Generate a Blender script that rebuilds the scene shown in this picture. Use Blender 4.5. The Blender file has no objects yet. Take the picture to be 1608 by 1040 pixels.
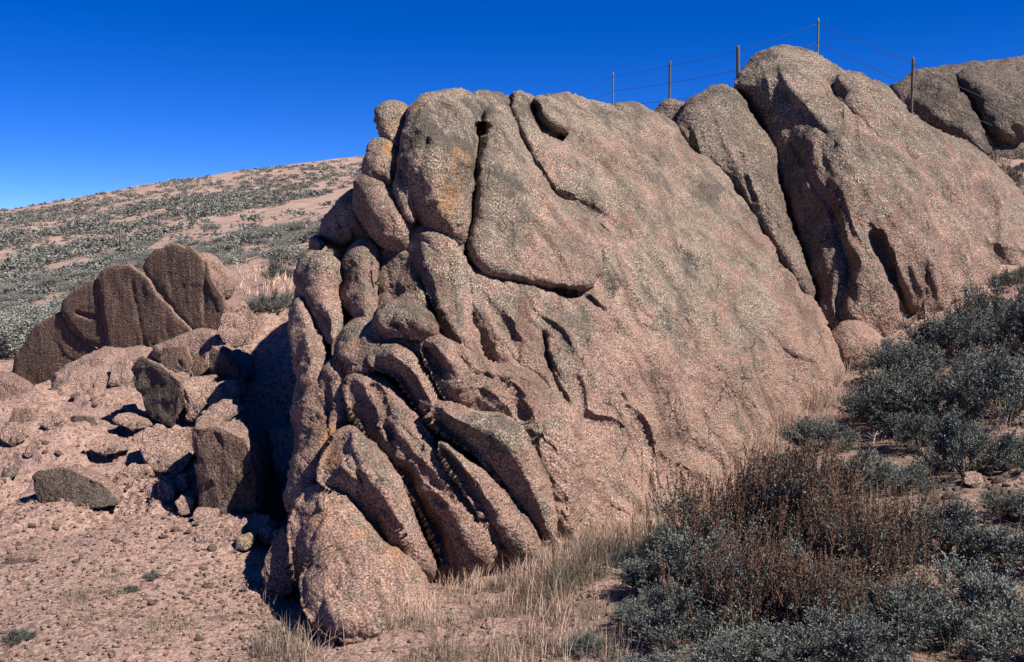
import bpy, bmesh, math, random
import numpy as np
from mathutils import Vector
D = bpy.data; SC = bpy.context.scene; COL = SC.collection
rnd = random.Random(7); RG = np.random.default_rng(11)
# ---------------- camera, world, sun, exposure ----------------
F = 1563.0; CU, CV, PITCH = 804.0, 520.0, math.atan(120 / 1563.0)
cam = D.cameras.new('camera'); cam.sensor_width = 36; cam.lens = 36 * F / 1608; cam.clip_start = 0.1; cam.clip_end = 6000
co = D.objects.new('camera', cam); COL.objects.link(co); co.rotation_euler = (math.pi / 2 - PITCH, 0, 0); SC.camera = co
SUN = Vector((0.57, -0.27, 0.76)).normalized()
w = D.worlds.new('World'); SC.world = w; w.use_nodes = True
nt = w.node_tree; bg = nt.nodes['Background']; sky = nt.nodes.new('ShaderNodeTexSky'); sky.sky_type = 'NISHITA'
sky.sun_disc = False; sky.sun_elevation = math.asin(SUN.z); sky.sun_rotation = math.atan2(SUN.x, SUN.y)
sky.altitude = 2300; sky.air_density = 0.47; sky.dust_density = 0.0; sky.ozone_density = 3.0
hsv = nt.nodes.new('ShaderNodeHueSaturation'); hsv.inputs['Saturation'].default_value = 1.36; hsv.inputs['Hue'].default_value = 0.518
nt.links.new(sky.outputs[0], hsv.inputs['Color']); nt.links.new(hsv.outputs[0], bg.inputs['Color'])
bg.inputs['Strength'].default_value = 0.104
sl = D.lights.new('sun', 'SUN'); sl.energy = 5.0; sl.angle = math.radians(0.5); sl.color = (1.0, 0.93, 0.84)
so = D.objects.new('sun', sl); COL.objects.link(so); so.rotation_euler = SUN.to_track_quat('Z', 'Y').to_euler()
SC.view_settings.view_transform = 'Standard'; SC.view_settings.look = 'None'; SC.view_settings.gamma = 1
SC.view_settings.exposure = 0.88; SC.view_settings.use_curve_mapping = False
SC.cycles.max_bounces = 3; SC.cycles.diffuse_bounces = 1; SC.cycles.glossy_bounces = 1

# ---------------- maths helpers ----------------
def unproj(u, v, d):
    a = (np.asarray(u, float) - CU) / F; b = (CV - np.asarray(v, float)) / F; d = np.asarray(d, float)
    c, s = math.cos(PITCH), math.sin(PITCH)
    return np.stack([a * d, d * (c + b * s), d * (-s + b * c)], -1)
def proj(P):
    c, s = math.cos(PITCH), math.sin(PITCH)
    d = P[..., 1] * c - P[..., 2] * s; b = (P[..., 1] * s + P[..., 2] * c) / d
    return CU + F * P[..., 0] / d, CV - F * b, d
def _h(ix, iy, iz, seed):
    n = (ix * 374761393 + iy * 668265263 + iz * 2147483647 + seed * 1274126177) & 0xffffffff
    n = ((n ^ (n >> 13)) * 1274126177) & 0xffffffff
    n = ((n ^ (n >> 16)) * 2246822519) & 0xffffffff
    return n ^ (n >> 15)
_gr = RG.normal(size=(256, 3)); _gr /= np.linalg.norm(_gr, axis=1)[:, None]
def facet(P, cell, seed=0):
    """broken-plane relief: every jittered cell is one tilted plane"""
    P = np.asarray(P, float) / cell; I = np.floor(P).astype(np.int64); b = np.full(len(P), 9e9); o = np.zeros(len(P))
    for dx in (-1, 0, 1):
        for dy in (-1, 0, 1):
            for dz in (-1, 0, 1):
                J = I + [dx, dy, dz]; h = _h(J[:, 0], J[:, 1], J[:, 2], seed); q = J + .5 + .8 * np.stack([(h & 255) / 255. - .5, (h >> 8 & 255) / 255. - .5, (h >> 16 & 255) / 255. - .5], -1)
                r = P - q; d = (r * r).sum(-1); m = d < b; b[m] = d[m]; o[m] = (r[m] * _gr[h[m] >> 3 & 255]).sum(-1) + ((h[m] >> 5 & 63) / 63. - .5) * .5
    return o * cell
def perlin(P, seed=0):
    P = np.asarray(P, float); I = np.floor(P).astype(np.int64); f = P - I; t = f * f * f * (f * (f * 6 - 15) + 10)
    def g(dx, dy, dz):
        G = _gr[_h(I[..., 0] + dx, I[..., 1] + dy, I[..., 2] + dz, seed) & 255]
        return G[..., 0] * (f[..., 0] - dx) + G[..., 1] * (f[..., 1] - dy) + G[..., 2] * (f[..., 2] - dz)
    L = lambda a, b, k: a + (b - a) * t[..., k]
    x00 = L(g(0,0,0), g(1,0,0), 0); x10 = L(g(0,1,0), g(1,1,0), 0); x01 = L(g(0,0,1), g(1,0,1), 0); x11 = L(g(0,1,1), g(1,1,1), 0)
    return L(L(x00, x10, 1), L(x01, x11, 1), 2) * 1.6
def fbm(P, o=4, seed=0, gain=0.5):
    P = np.asarray(P, float); r = 0; a = 1
    for k in range(o): r = r + a * perlin(P * 2.03 ** k + 17.3 * k, seed + k); a *= gain
    return r
class TPS:
    def __init__(s, X, y, lam=1e-3):
        X = np.asarray(X, float); n = len(X); s.m = X.mean(0); s.k = X.std(0); X = (X - s.m) / s.k; s.X = X
        A = np.zeros((n + 3, n + 3)); A[:n, :n] = s.ker(X) + lam * np.eye(n); A[:n, n] = 1; A[:n, n+1:] = X; A[n:, :n] = A[:n, n:].T
        s.c = np.linalg.solve(A, np.r_[np.asarray(y, float), np.zeros(3)])
    def ker(s, Q):
        r2 = ((Q[:, None, :] - s.X[None]) ** 2).sum(-1); return 0.5 * r2 * np.log(r2 + 1e-12)
    def __call__(s, Q):
        Q = np.asarray(Q, float); sh = Q.shape[:-1]; Q = (Q.reshape(-1, 2) - s.m) / s.k; out = []
        for i in range(0, len(Q), 50000):
            q = Q[i:i+50000]; out.append(s.ker(q) @ s.c[:-3] + s.c[-3] + q @ s.c[-2:])
        return np.concatenate(out).reshape(sh)
def sstep(a, b, x): t = np.clip((x - a) / (b - a), 0, 1); return t * t * (3 - 2 * t)
def chaikin(p, n, closed=True):
    p = np.asarray(p, float)
    for _ in range(n):
        q = np.roll(p, -1, 0) if closed else p[1:]; a = p if closed else p[:-1]
        m = np.empty((2 * len(a), 2)); m[0::2] = a * .75 + q * .25; m[1::2] = a * .25 + q * .75
        p = m if closed else np.vstack([p[:1], m, p[-1:]])
    return p
def seg_dist(Q, p, closed=True):
    """distance, nearest point and side of the nearest segment for points Q to polyline p"""
    a = p if closed else p[:-1]; b = np.roll(p, -1, 0) if closed else p[1:]
    bd = np.full(len(Q), 1e9); bp = np.zeros((len(Q), 2)); sd = np.zeros(len(Q)); tt = np.zeros(len(Q))
    for i in range(len(a)):
        e = b[i] - a[i]; l2 = e @ e + 1e-9; t = np.clip(((Q - a[i]) @ e) / l2, 0, 1); c = a[i] + t[:, None] * e
        dd = np.hypot(*(Q - c).T); m = dd < bd
        bd[m] = dd[m]; bp[m] = c[m]; sd[m] = np.sign(e[0] * (Q[m, 1] - a[i][1]) - e[1] * (Q[m, 0] - a[i][0])); tt[m] = (i + t[m]) / len(a)
    return bd, bp, sd, tt
def inside(Q, p):
    x, y = Q[:, 0], Q[:, 1]; r = np.zeros(len(Q), bool); q = np.roll(p, -1, 0)
    for (x0, y0), (x1, y1) in zip(p, q):
        if y0 == y1: continue
        r ^= ((y0 > y) != (y1 > y)) & (x < (x1 - x0) * (y - y0) / (y1 - y0) + x0)
    return r
def make_mesh(name, V, Q, mat=None, smooth=True, mask=None, mats=None, midx=None):
    """V (n,3); Q (m,3) or (m,4) or list of both kinds"""
    V = np.asarray(V, np.float32); Qs = Q if isinstance(Q, list) else [Q]; Qs = [np.asarray(q, np.int32) for q in Qs if len(q)]
    me = D.meshes.new(name); me.vertices.add(len(V)); me.vertices.foreach_set('co', V.ravel())
    li = np.concatenate([q.ravel() for q in Qs]); cnt = np.concatenate([np.full(len(q), q.shape[1]) for q in Qs])
    me.loops.add(len(li)); me.loops.foreach_set('vertex_index', li)
    me.polygons.add(len(cnt)); me.polygons.foreach_set('loop_start', np.r_[0, np.cumsum(cnt)[:-1]].astype(np.int32))
    if midx is not None: me.polygons.foreach_set('material_index', midx.astype(np.int32))
    me.update(calc_edges=True)
    if smooth: me.polygons.foreach_set('use_smooth', np.ones(len(cnt), bool))
    if mask is not None:
        at = me.color_attributes.new('mask', 'FLOAT_COLOR', 'POINT'); c = np.ones((len(V), 4), np.float32); c[:, :mask.shape[1]] = mask
        at.data.foreach_set('color', c.ravel())
    for m in (mats or [mat]):
        if m: me.materials.append(m)
    return me
def link(name, data, parent=None, loc=None, **kw):
    o = D.objects.new(name, data); COL.objects.link(o)
    if parent: o.parent = parent
    if loc is not None: o.location = loc
    for k, x in kw.items(): o[k] = x
    return o
def thing(name, label, cat, loc=(0, 0, 0), group=None, data=None):
    o = link(name, data, loc=loc, label=label, category=cat)
    if group: o['group'] = group
    return o
def vnormals(V, T):
    N = np.zeros_like(V)
    for q in T:
        fn = np.cross(V[q[:, 1]] - V[q[:, 0]], V[q[:, 2]] - V[q[:, 0]])
        for k in range(q.shape[1]): np.add.at(N, q[:, k], fn)
    return N / (np.linalg.norm(N, axis=1)[:, None] + 1e-12)
# ---------------- materials ----------------
class NB:
    def __init__(s, name, rough=0.92):
        s.m = D.materials.new(name); s.m.use_nodes = True; s.t = s.m.node_tree; s.b = s.t.nodes['Principled BSDF']
        s.b.inputs['Roughness'].default_value = rough; s.b.inputs['Specular IOR Level'].default_value = 0.15
    def n(s, typ, ins=None, **kw):
        x = s.t.nodes.new('ShaderNode' + typ)
        for k, v in kw.items(): setattr(x, k, v)
        for k, v in (ins or {}).items():
            if hasattr(v, 'links') or isinstance(v, bpy.types.NodeSocket): s.t.links.new(v, x.inputs[k])
            else: x.inputs[k].default_value = v
        return x
    def co(s): return s.n('TexCoord').outputs['Object']
    def noise(s, v, sc, det=4, ro=0.55): return s.n('TexNoise', {'Vector': v, 'Scale': sc, 'Detail': det, 'Roughness': ro}).outputs['Fac']
    def vor(s, v, sc, out='Distance', **kw): return s.n('TexVoronoi', {'Vector': v, 'Scale': sc}, **kw).outputs[out]
    def ramp(s, f, a, b, ca=(0, 0, 0, 1), cb=(1, 1, 1, 1)):
        if a > b: a, b, ca, cb = b, a, cb, ca
        x = s.n('ValToRGB', {'Fac': f}); e = x.color_ramp.elements; e[0].position = a; e[1].position = b; e[0].color = ca; e[1].color = cb
        return x.outputs['Color']
    def mix(s, f, a, b, mode='MIX'):
        x = s.n('Mix', data_type='RGBA', blend_type=mode)
        for k, v in ((0, f), (6, a), (7, b)):
            if isinstance(v, bpy.types.NodeSocket): s.t.links.new(v, x.inputs[k])
            else: x.inputs[k].default_value = (v if not isinstance(v, tuple) else (v + (1,))[:4])
        return x.outputs[2]
    def math(s, op, a, b=0.0, c=None):
        x = s.n('Math', operation=op)
        for i, v in enumerate((a, b, c)):
            if v is None: continue
            if isinstance(v, bpy.types.NodeSocket): s.t.links.new(v, x.inputs[i])
            else: x.inputs[i].default_value = v
        return x.outputs[0]
    def mapv(s, v, sc=(1, 1, 1), rot=(0, 0, 0)): return s.n('Mapping', {'Vector': v, 'Scale': sc, 'Rotation': rot}).outputs[0]
    def bump(s, h, st, dist, nrm=None):
        d = {'Height': h, 'Strength': st, 'Distance': dist}
        if nrm is not None: d['Normal'] = nrm
        return s.n('Bump', d).outputs[0]
    def out(s, c, nrm=None):
        s.t.links.new(c, s.b.inputs['Base Color'])
        if nrm is not None: s.t.links.new(nrm, s.b.inputs['Normal'])
        return s.m

def granite(name, pink=(0.55, 0.325, 0.25), streak=False, fine=1.0, lichen=1.0, varn_shade=(0.15, 0.098, 0.074)):
    b = NB(name); c = b.co(); a = b.n('Attribute', attribute_name='mask'); sep = b.n('SeparateColor', {'Color': a.outputs['Color']})
    R, G, B = sep.outputs[0], sep.outputs[1], sep.outputs[2]
    big = b.noise(c, 1.3, 3); mid = b.noise(c, 7 * fine, 6, 0.65); fin = b.noise(c, 75 * fine, 4, 0.75)
    col = b.mix(b.ramp(big, 0.35, 0.65), pink, tuple(x * y for x, y in zip(pink, (0.84, 0.82, 0.8))))
    col = b.mix(b.ramp(b.noise(c, 3.1, 5), 0.45, 0.7), col, (0.40, 0.25, 0.19))
    # crystals: pale feldspar and dark mica specks
    v1 = b.vor(c, 120 * fine, 'Color'); sv = b.n('SeparateColor', {'Color': v1}).outputs[0]
    col = b.mix(b.math('MULTIPLY', b.ramp(sv, 0.62, 0.66), 0.55), col, (0.62, 0.47, 0.38))
    col = b.mix(b.math('MULTIPLY', b.ramp(sv, 0.36, 0.28), b.math('MULTIPLY_ADD', b.noise(c, 2.6, 3), .9, .15)), col, (0.13, 0.088, 0.075))
    # varnish mixed with painted shade on faces turned from the sun
    vc = b.mapv(c, (26, 26, 3.0)) if streak else c
    st = b.noise(vc, 1.0 if streak else 11, 5, 0.6)
    vcol = b.mix(b.ramp(st, 0.35, 0.65), tuple(x * 0.62 for x in varn_shade), tuple(x * 1.45 for x in varn_shade))
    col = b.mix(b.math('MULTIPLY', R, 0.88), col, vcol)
    # grey and dark green crustose lichen, broken up by noise
    gl = b.ramp(b.math('ADD', b.math('MULTIPLY', mid, 1.0), b.math('MULTIPLY', B, 0.24)), 0.57, 0.66)
    col = b.mix(b.math('MULTIPLY', gl, 0.74 * lichen), col, b.mix(b.ramp(fin, 0.4, 0.6), (0.115, 0.11, 0.085), (0.33, 0.28, 0.21)))
    # cream lichen dots
    v2 = b.vor(b.mapv(c, (1, 1, 1), (0.5, 0.2, 0.9)), 62 * fine, 'Distance'); dots = b.ramp(v2, 0.40, 0.28)
    cf = b.math('MULTIPLY', dots, b.ramp(b.math('ADD', b.noise(c, 5, 3), b.math('MULTIPLY', B, 0.30)), 0.55, 0.72))
    col = b.mix(b.math('MULTIPLY', cf, 0.85 * lichen), col, (0.80, 0.66, 0.50))
    # hairline joints, only here and there
    wv = b.n('VectorMath', {0: c, 1: b.n('VectorMath', {0: b.n('TexNoise', {'Vector': c, 'Scale': 3.0, 'Detail': 4}).outputs['Color'], 3: .35}, operation='SCALE').outputs[0]}, operation='ADD').outputs[0]
    ed = b.n('TexVoronoi', {'Vector': b.mapv(wv, (1, 1, .55), (0, .5, 0)), 'Scale': 3.2 * fine}, feature='DISTANCE_TO_EDGE').outputs['Distance']
    jm = b.ramp(b.noise(c, 1.7, 2), .53, .60); jl = b.math('MULTIPLY', b.ramp(ed, .014, .005), jm)
    col = b.mix(b.math('MULTIPLY', jl, .85), col, (.05, .038, .032))
    # dark pits and tarnish patches of many sizes
    tp = b.math('MULTIPLY', b.ramp(b.noise(c, 1.7, 10, .74), .49, .60), b.math('MULTIPLY_ADD', B, .95, .16))
    col = b.mix(tp, col, (.155, .13, .105))
    # orange lichen
    of = b.math('MULTIPLY', G, b.ramp(b.math('ADD', mid, b.math('MULTIPLY', fin, 0.5)), 0.68, 0.84))
    col = b.mix(b.math('MULTIPLY', of, .8), col, (0.60, 0.29, 0.09))
    col = b.mix(0.55, col, b.mix(fin, (0.55, 0.55, 0.55), (1.5, 1.5, 1.5)), 'MULTIPLY') if False else b.mix(1.0, col, b.ramp(fin, 0.37, 0.66, (0.20, 0.20, 0.20, 1), (1.0, 1.0, 1.0, 1)), 'MULTIPLY')
    h = b.math('ADD', b.math('MULTIPLY', b.noise(c, 20 * fine, 6, 0.72), b.math('MULTIPLY_ADD', b.noise(c, 1.9, 3), 1.6, .25)), b.math('MULTIPLY', b.vor(c, 48 * fine), 0.45))
    nr = b.bump(h, 0.85, 0.03 / fine); nr = b.bump(b.math('SUBTRACT', 1.0, jl), .6, .03, nr)
    if streak: nr = b.bump(st, 0.7, 0.04, nr)
    return b.out(col, nr)
# ---------------- terrain ----------------
GC = [ # u, v, depth
 (-700,1040,5.6),(0,1040,5.3),(400,1040,5.2),(800,1040,4.9),(1200,1040,4.6),(1608,1040,4.5),(2300,1040,4.5),
 (0,900,6.6),(250,900,6.6),(440,920,6.5),(480,945,6.25),(560,955,6.1),(700,915,6.6),(870,860,7.2),(1000,800,8.0),(1100,760,8.7),(1200,690,9.7),(1330,585,11.2),(1430,520,12.6),(1520,475,13.8),(1608,405,15.6),(1800,330,18),
 (-400,800,8.4),(0,780,8.4),(190,800,8.0),(300,815,7.8),(430,800,7.8),(0,650,10.4),(200,680,9.8),(120,640,11.2),(240,605,11.2),(300,655,9.8),(380,580,10.6),(360,525,12.2),(420,500,12.0),
 (20,650,11.4),(150,610,12.0),(-400,620,12),(600,600,10.4),(800,520,12),(1000,470,14.5),
 (250,575,13.2),(430,440,17),(-300,600,22),(0,590,30),(60,490,42),(0,440,58),(200,410,50),(430,400,30),(500,400,26),(400,350,55),(500,310,80),(0,345,100),(0,331,125),(250,288,130),(450,260,135),(570,248,140),(800,215,150),(-500,400,130),
 (700,420,16),(700,400,26),(900,320,20),(960,215,26),(1052,225,22),(1161,205,20),(1285,190,20),(1434,215,17.5),(1600,285,19),(1540,300,18.5),(1900,240,24),(1500,300,40),(1200,310,60),(1000,300,60),(2300,300,12),(2300,600,8),(1608,560,10.5),(1608,700,8),(1300,800,6.9),(1100,900,6.0),(1500,850,6.1),
]
_p = unproj(*np.array(GC, float).T); _r = np.hypot(_p[:, 0], _p[:, 1])
X = [(math.atan2(p[0], p[1]), math.log(r)) for p, r in zip(_p, _r)]; E_ = list(_p[:, 2] / _r)
for th in (-2.6, -1.9, -1.2, -0.75, 0.75, 1.2, 1.9, 2.6):
    for r, z in ((1.2, -1.75), (4, -1.9 + 0.25 * math.sin(th)), (30, -3 + 3.5 * math.sin(th)), (160, -8 + 14 * math.cos(th))): X.append((th, math.log(r))); E_.append(z / r)
for th in (-0.4, 0, 0.4): X.append((th, math.log(1.5))); E_.append(-1.75 / 1.5)
for th in (-0.5, 0, 0.5): X.append((th, math.log(700))); E_.append(-0.02)
TT = TPS(X, E_, 2e-3)
_tg = np.linspace(-math.pi, math.pi, 1500); _lg = np.linspace(math.log(.2), math.log(2600), 900)
_TG, _LG = np.meshgrid(_tg, _lg); _E = TT(np.stack([_TG, _LG], -1))
def _look(a, l):
    x = (a + math.pi) / (2 * math.pi) * 1499; y = (l - _lg[0]) / (_lg[-1] - _lg[0]) * 899
    i = np.clip(x.astype(int), 0, 1498); j = np.clip(y.astype(int), 0, 898); fx = x - i; fy = y - j
    return (_E[j, i] * (1 - fx) + _E[j, i+1] * fx) * (1 - fy) + (_E[j+1, i] * (1 - fx) + _E[j+1, i+1] * fx) * fy
LUMPS = [(90,650,9.9,.9,.10),(120,700,9.0,.8,.10),(20,640,11.0,.6,.15),(380,850,7.4,.45,.08),(440,930,6.6,.3,.05),(620,1010,5.6,.6,.06),(440,640,9.0,.38,-.5),(446,720,8.2,.32,-.5),(440,560,10,.4,-.5),(446,800,7.5,.25,-.35)]
_lp = [(unproj(u, v, d), r, h) for u, v, d, r, h in LUMPS]
def terrain(x, y, detail=True):
    x = np.asarray(x, float); y = np.asarray(y, float); r = np.maximum(np.hypot(x, y), 1.2)
    z = _look(np.arctan2(x, y), np.log(r)) * r
    for p, R, h in _lp: z = z + h * np.exp(-((x - p[0]) ** 2 + (y - p[1]) ** 2) / R ** 2)
    if detail:
        P = np.stack([x, y, np.zeros_like(x)], -1)
        for wl, a in ((9, .30), (3.5, .10), (1.3, .055), (.5, .022), (.2, .007), (.08, .003)):
            k = np.clip(wl / (r * 0.012) - 0.6, 0, 1) * (1 if wl < 2 else np.clip((r - 9) / 12, 0, 1))
            z = z + a * k * perlin(P / wl, int(wl * 100))
        blk = perlin(P * np.array([1.1, 1.1, 1]) / .55, 77)
        left = sstep(0.6, -1.6, x) * sstep(6.8, 8.0, y) * sstep(14, 12, y)      # fractured bedrock steps left of the outcrop
        z = z + left * (.13 * (np.round(blk * 2.6 + 0.4 * perlin(P / .2, 5)) / 2.6) + .02 * np.round(perlin(P * [3.2, 4.2, 1] + 9, 31) * 2) / 2)
    return z
def raycast(u, v, rmax=180, n=260):
    u = np.atleast_1d(np.asarray(u, float)); v = np.atleast_1d(np.asarray(v, float))
    dirv = unproj(u, v, np.ones_like(u)); ds = np.exp(np.linspace(math.log(3.2), math.log(rmax), n))
    out = np.full(len(u), np.nan); prev = None
    for i0 in range(0, len(u), 1000):
        dv = dirv[i0:i0+1000]; P = dv[:, None, :] * ds[None, :, None]
        g = P[..., 2] - terrain(P[..., 0], P[..., 1], False); hit = g < 0
        k = hit.argmax(1); ok = hit.any(1) & (k > 0); j = np.arange(len(dv)); k = np.maximum(k, 1)
        t = g[j, k-1] / (g[j, k-1] - g[j, k] + 1e-12); d = ds[k-1] + t * (ds[k] - ds[k-1]); d[~ok] = np.nan; out[i0:i0+1000] = d
    P = dirv * out[:, None]; okk = ~np.isnan(out)
    P[okk, 2] = terrain(P[okk, 0], P[okk, 1]); return P, out
def on_ground(u, v, d=None):
    P, o = raycast([u], [v]); return Vector(P[0])

def ground_mat():
    b = NB('desert_ground', 0.95); c = b.co(); a = b.n('Attribute', attribute_name='mask'); s = b.n('SeparateColor', {'Color': a.outputs['Color']})
    big = b.noise(c, 0.8, 4); mid = b.noise(c, 6, 6, 0.65)
    col = b.mix(b.ramp(big, .35, .65), (0.52, 0.325, 0.26), (0.42, 0.27, 0.215))
    col = b.mix(b.math('MULTIPLY', b.ramp(mid, .5, .7), .5), col, (0.34, 0.21, 0.17))
    vc = b.vor(c, 34, 'Color'); sv = b.n('SeparateColor', {'Color': vc}).outputs[1]
    col = b.mix(b.math('MULTIPLY', b.ramp(sv, .66, .7), .6), col, (0.56, 0.41, 0.34))
    col = b.mix(b.math('MULTIPLY', b.ramp(sv, .25, .2), .6), col, (0.15, 0.10, 0.085))
    col = b.mix(b.math('MULTIPLY', s.outputs[0], b.ramp(mid, .35, .6)), col, (0.30, 0.215, 0.16))   # litter under brush
    col = b.mix(b.math('MULTIPLY', s.outputs[1], b.ramp(b.noise(c, .55, 6, .6), .38, .6)), col, (0.56, 0.40, 0.32)) # far bare soil
    col = b.mix(1.0, col, b.ramp(b.noise(c, 45, 4, .7), .3, .72, (.36, .36, .36, 1), (.90, .90, .90, 1)), 'MULTIPLY')
    h = b.math('ADD', b.noise(c, 34, 6, .75), b.math('MULTIPLY', b.vor(c, 50), .6))
    return b.out(col, b.bump(h, .8, .02))
M_ground = ground_mat()
th = np.concatenate([np.linspace(-math.pi, -0.62, 34)[:-1], np.linspace(-0.62, 0.62, 640), np.linspace(0.62, math.pi, 34)[1:]])
lr = np.concatenate([np.linspace(math.log(.25), math.log(3.4), 24)[:-1], np.linspace(math.log(3.4), math.log(20), 280)[:-1], np.linspace(math.log(20), math.log(170), 100), np.linspace(math.log(170), math.log(2500), 24)[1:]])
TH, LR = np.meshgrid(th, lr); RR = np.exp(LR); gx, gy = RR * np.sin(TH), RR * np.cos(TH)
gz = terrain(gx, gy); far = sstep(150, 400, RR); gz = gz * (1 - far) + far * (-6 - 0.01 * RR)
V = np.stack([gx, gy, gz], -1).reshape(-1, 3); nr_, nc_ = TH.shape
ii = (np.arange(nr_ - 1)[:, None] * nc_ + np.arange(nc_ - 1)[None]).ravel(); Q = np.stack([ii, ii + 1, ii + nc_ + 1, ii + nc_], -1)
uu, vv, dd = proj(V); mk = np.zeros((len(V), 2)); front = V[:, 1] > 1
mk[:, 0] = sstep(-1, 1.5, V[:, 0]) * sstep(14, 11, V[:, 1]); mk[:, 1] = sstep(18, 30, V[:, 1])
me = make_mesh('ground', V, Q[:, ::-1], M_ground, mask=mk); link('ground', me, kind='structure')
# ---------------- rock lobes ----------------
GR = [(470,960,6.15),(560,985,5.95),(700,920,6.55),(870,860,7.1),(1000,805,7.9),(1100,765,8.6),(1200,700,9.6),(1320,600,11.0),(1400,540,12.2),(1500,485,13.5),(1620,400,15.8),(1300,900,9),(1000,1000,7),(400,1000,6),
 (500,750,6.75),(620,650,7.1),(620,500,7.6),(500,450,8.3),(600,300,8.5),(690,150,9.3),(700,250,8.8),(750,400,8.45),(850,500,8.15),(900,650,7.75),(1000,600,8.5),(1000,400,9.7),(1000,190,12.2),(880,160,11.0),(880,300,9.7),
 (1100,600,9.25),(1100,450,10.2),(1100,260,12.6),(1200,600,10.1),(1200,450,11.4),(1200,340,12.8),(1290,540,11.0),(1240,80,15.4),(1350,300,13.2),(1350,180,14.8),(1450,400,13.4),(1550,330,16),(1420,490,12.8),(1180,200,14.2),(1120,150,14.0),(1250,350,12.9),(400,400,8.6),(760,750,6.95)]
GT = TPS(np.array(GR, float)[:, :2], np.array(GR, float)[:, 2], 1e-3)
STROKES = []  # (kind, pts, width, amount): recess where positive
def crack(w, a, *p): a = a * (.55 if w <= 3 else .8 if w <= 4 else 1); w = max(w, 2.6); STROKES.append(('c', np.array(p, float), w, a))
crack(4, .16, (758,182),(756,210),(748,250),(747,300),(742,345),(734,375),(730,400),(748,428),(790,440),(850,453),(922,465))
crack(6, .22, (731,392),(738,412),(755,428)); crack(5, .18, (800,440),(850,452),(905,462))
crack(9, .30, (757,192),(756,212)); crack(4, .14, (922,465),(935,478),(950,492))
crack(4, .10, (802,170),(812,200),(830,240),(850,275),(868,300)); crack(11, .13, (870,305),(930,330),(990,365),(1030,410),(1060,470),(1075,520))
crack(9, .34, (835,165),(842,188),(855,205),(888,216)); crack(6, .2, (836,160),(845,180))
crack(8, .10, (1030,250),(1060,285),(1095,310)); crack(13, .09, (1000,330),(1060,400),(1120,450),(1170,520),(1180,580))
crack(3,.05,(151,445),(155,480),(163,520),(166,540)); crack(3,.03,(205,430),(214,480),(226,530),(230,548)); crack(3,.05,(322,405),(321,460),(321,512)); crack(2.6,.1,(118,490),(140,500),(156,494))
crack(3, .09, (937,385),(940,398)); crack(8, .07, (935,350),(940,400),(930,440)); crack(3, .07, (1142,600),(1146,650),(1150,690)); crack(3, .05, (1045,580),(1058,640),(1065,700),(1068,740))
crack(3, .05, (985,590),(1000,640)); crack(3, .05, (990,680),(1000,720)); crack(2.5, .05, (1110,520),(1122,600)); crack(3, .06, (855,540),(862,590)); crack(5, .14, (853,520),(858,560),(870,600),(895,635))
crack(10, .10, (745,450),(775,490),(800,520),(820,560)); crack(2.5, .05, (800,500),(806,540),(815,575))
crack(8, .10, (1145,270),(1165,320),(1200,380),(1230,430)); crack(4, .08, (1157,235),(1175,290),(1185,320))
crack(10, .09, (830,330),(860,380),(880,430)); crack(6, .05, (900,330),(925,345),(945,362))
crack(7, .13, (1302,118),(1312,135),(1326,155)); crack(9, .10, (1345,130),(1390,190),(1440,250),(1500,320))
crack(12, .20, (1375,360),(1395,420),(1415,470),(1428,500)); crack(6, .12, (1398,420),(1418,475),(1425,498)); crack(3, .07, (1455,410),(1450,470),(1450,505))
crack(9, .10, (1330,190),(1350,260),(1370,340),(1385,400)); crack(8, .08, (1420,230),(1450,300),(1480,370)); crack(8, .08, (1290,240),(1310,330),(1330,420),(1345,500))
crack(9, .10, (1480,220),(1530,280),(1570,330)); crack(6, .06, (1500,300),(1530,370)); crack(5, .05, (1255,230),(1265,330),(1290,430),(1300,480))
crack(4, .09, (632,262),(633,300),(650,345)); crack(5, .10, (672,215),(668,240)); crack(2.5, .05, (650,350),(680,352),(700,368)); crack(3, .06, (728,395),(732,440),(738,470))
crack(6, .12, (665,545),(680,570),(695,590)); crack(9, .10, (740,590),(790,600),(815,625),(825,660)); crack(3, .08, (830,675),(850,740),(862,790),(872,830))
crack(3, .07, (636,520),(660,560),(672,590)); crack(8, .10, (585,600),(600,640),(620,690)); crack(6, .10, (636,730),(660,800),(690,850)); crack(7, .09, (695,705),(740,770),(790,840))
crack(2.5, .05, (720,560),(745,585),(770,592)); crack(9, .06, (545,700),(570,760),(600,830)); crack(2.5, .05, (500,780),(560,800),(600,860)); crack(3, .07, (578,386),(580,440),(588,490)); crack(3, .06, (600,395),(612,440),(600,490)); crack(2.5,.05,(505,600),(520,640),(515,700))
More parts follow.
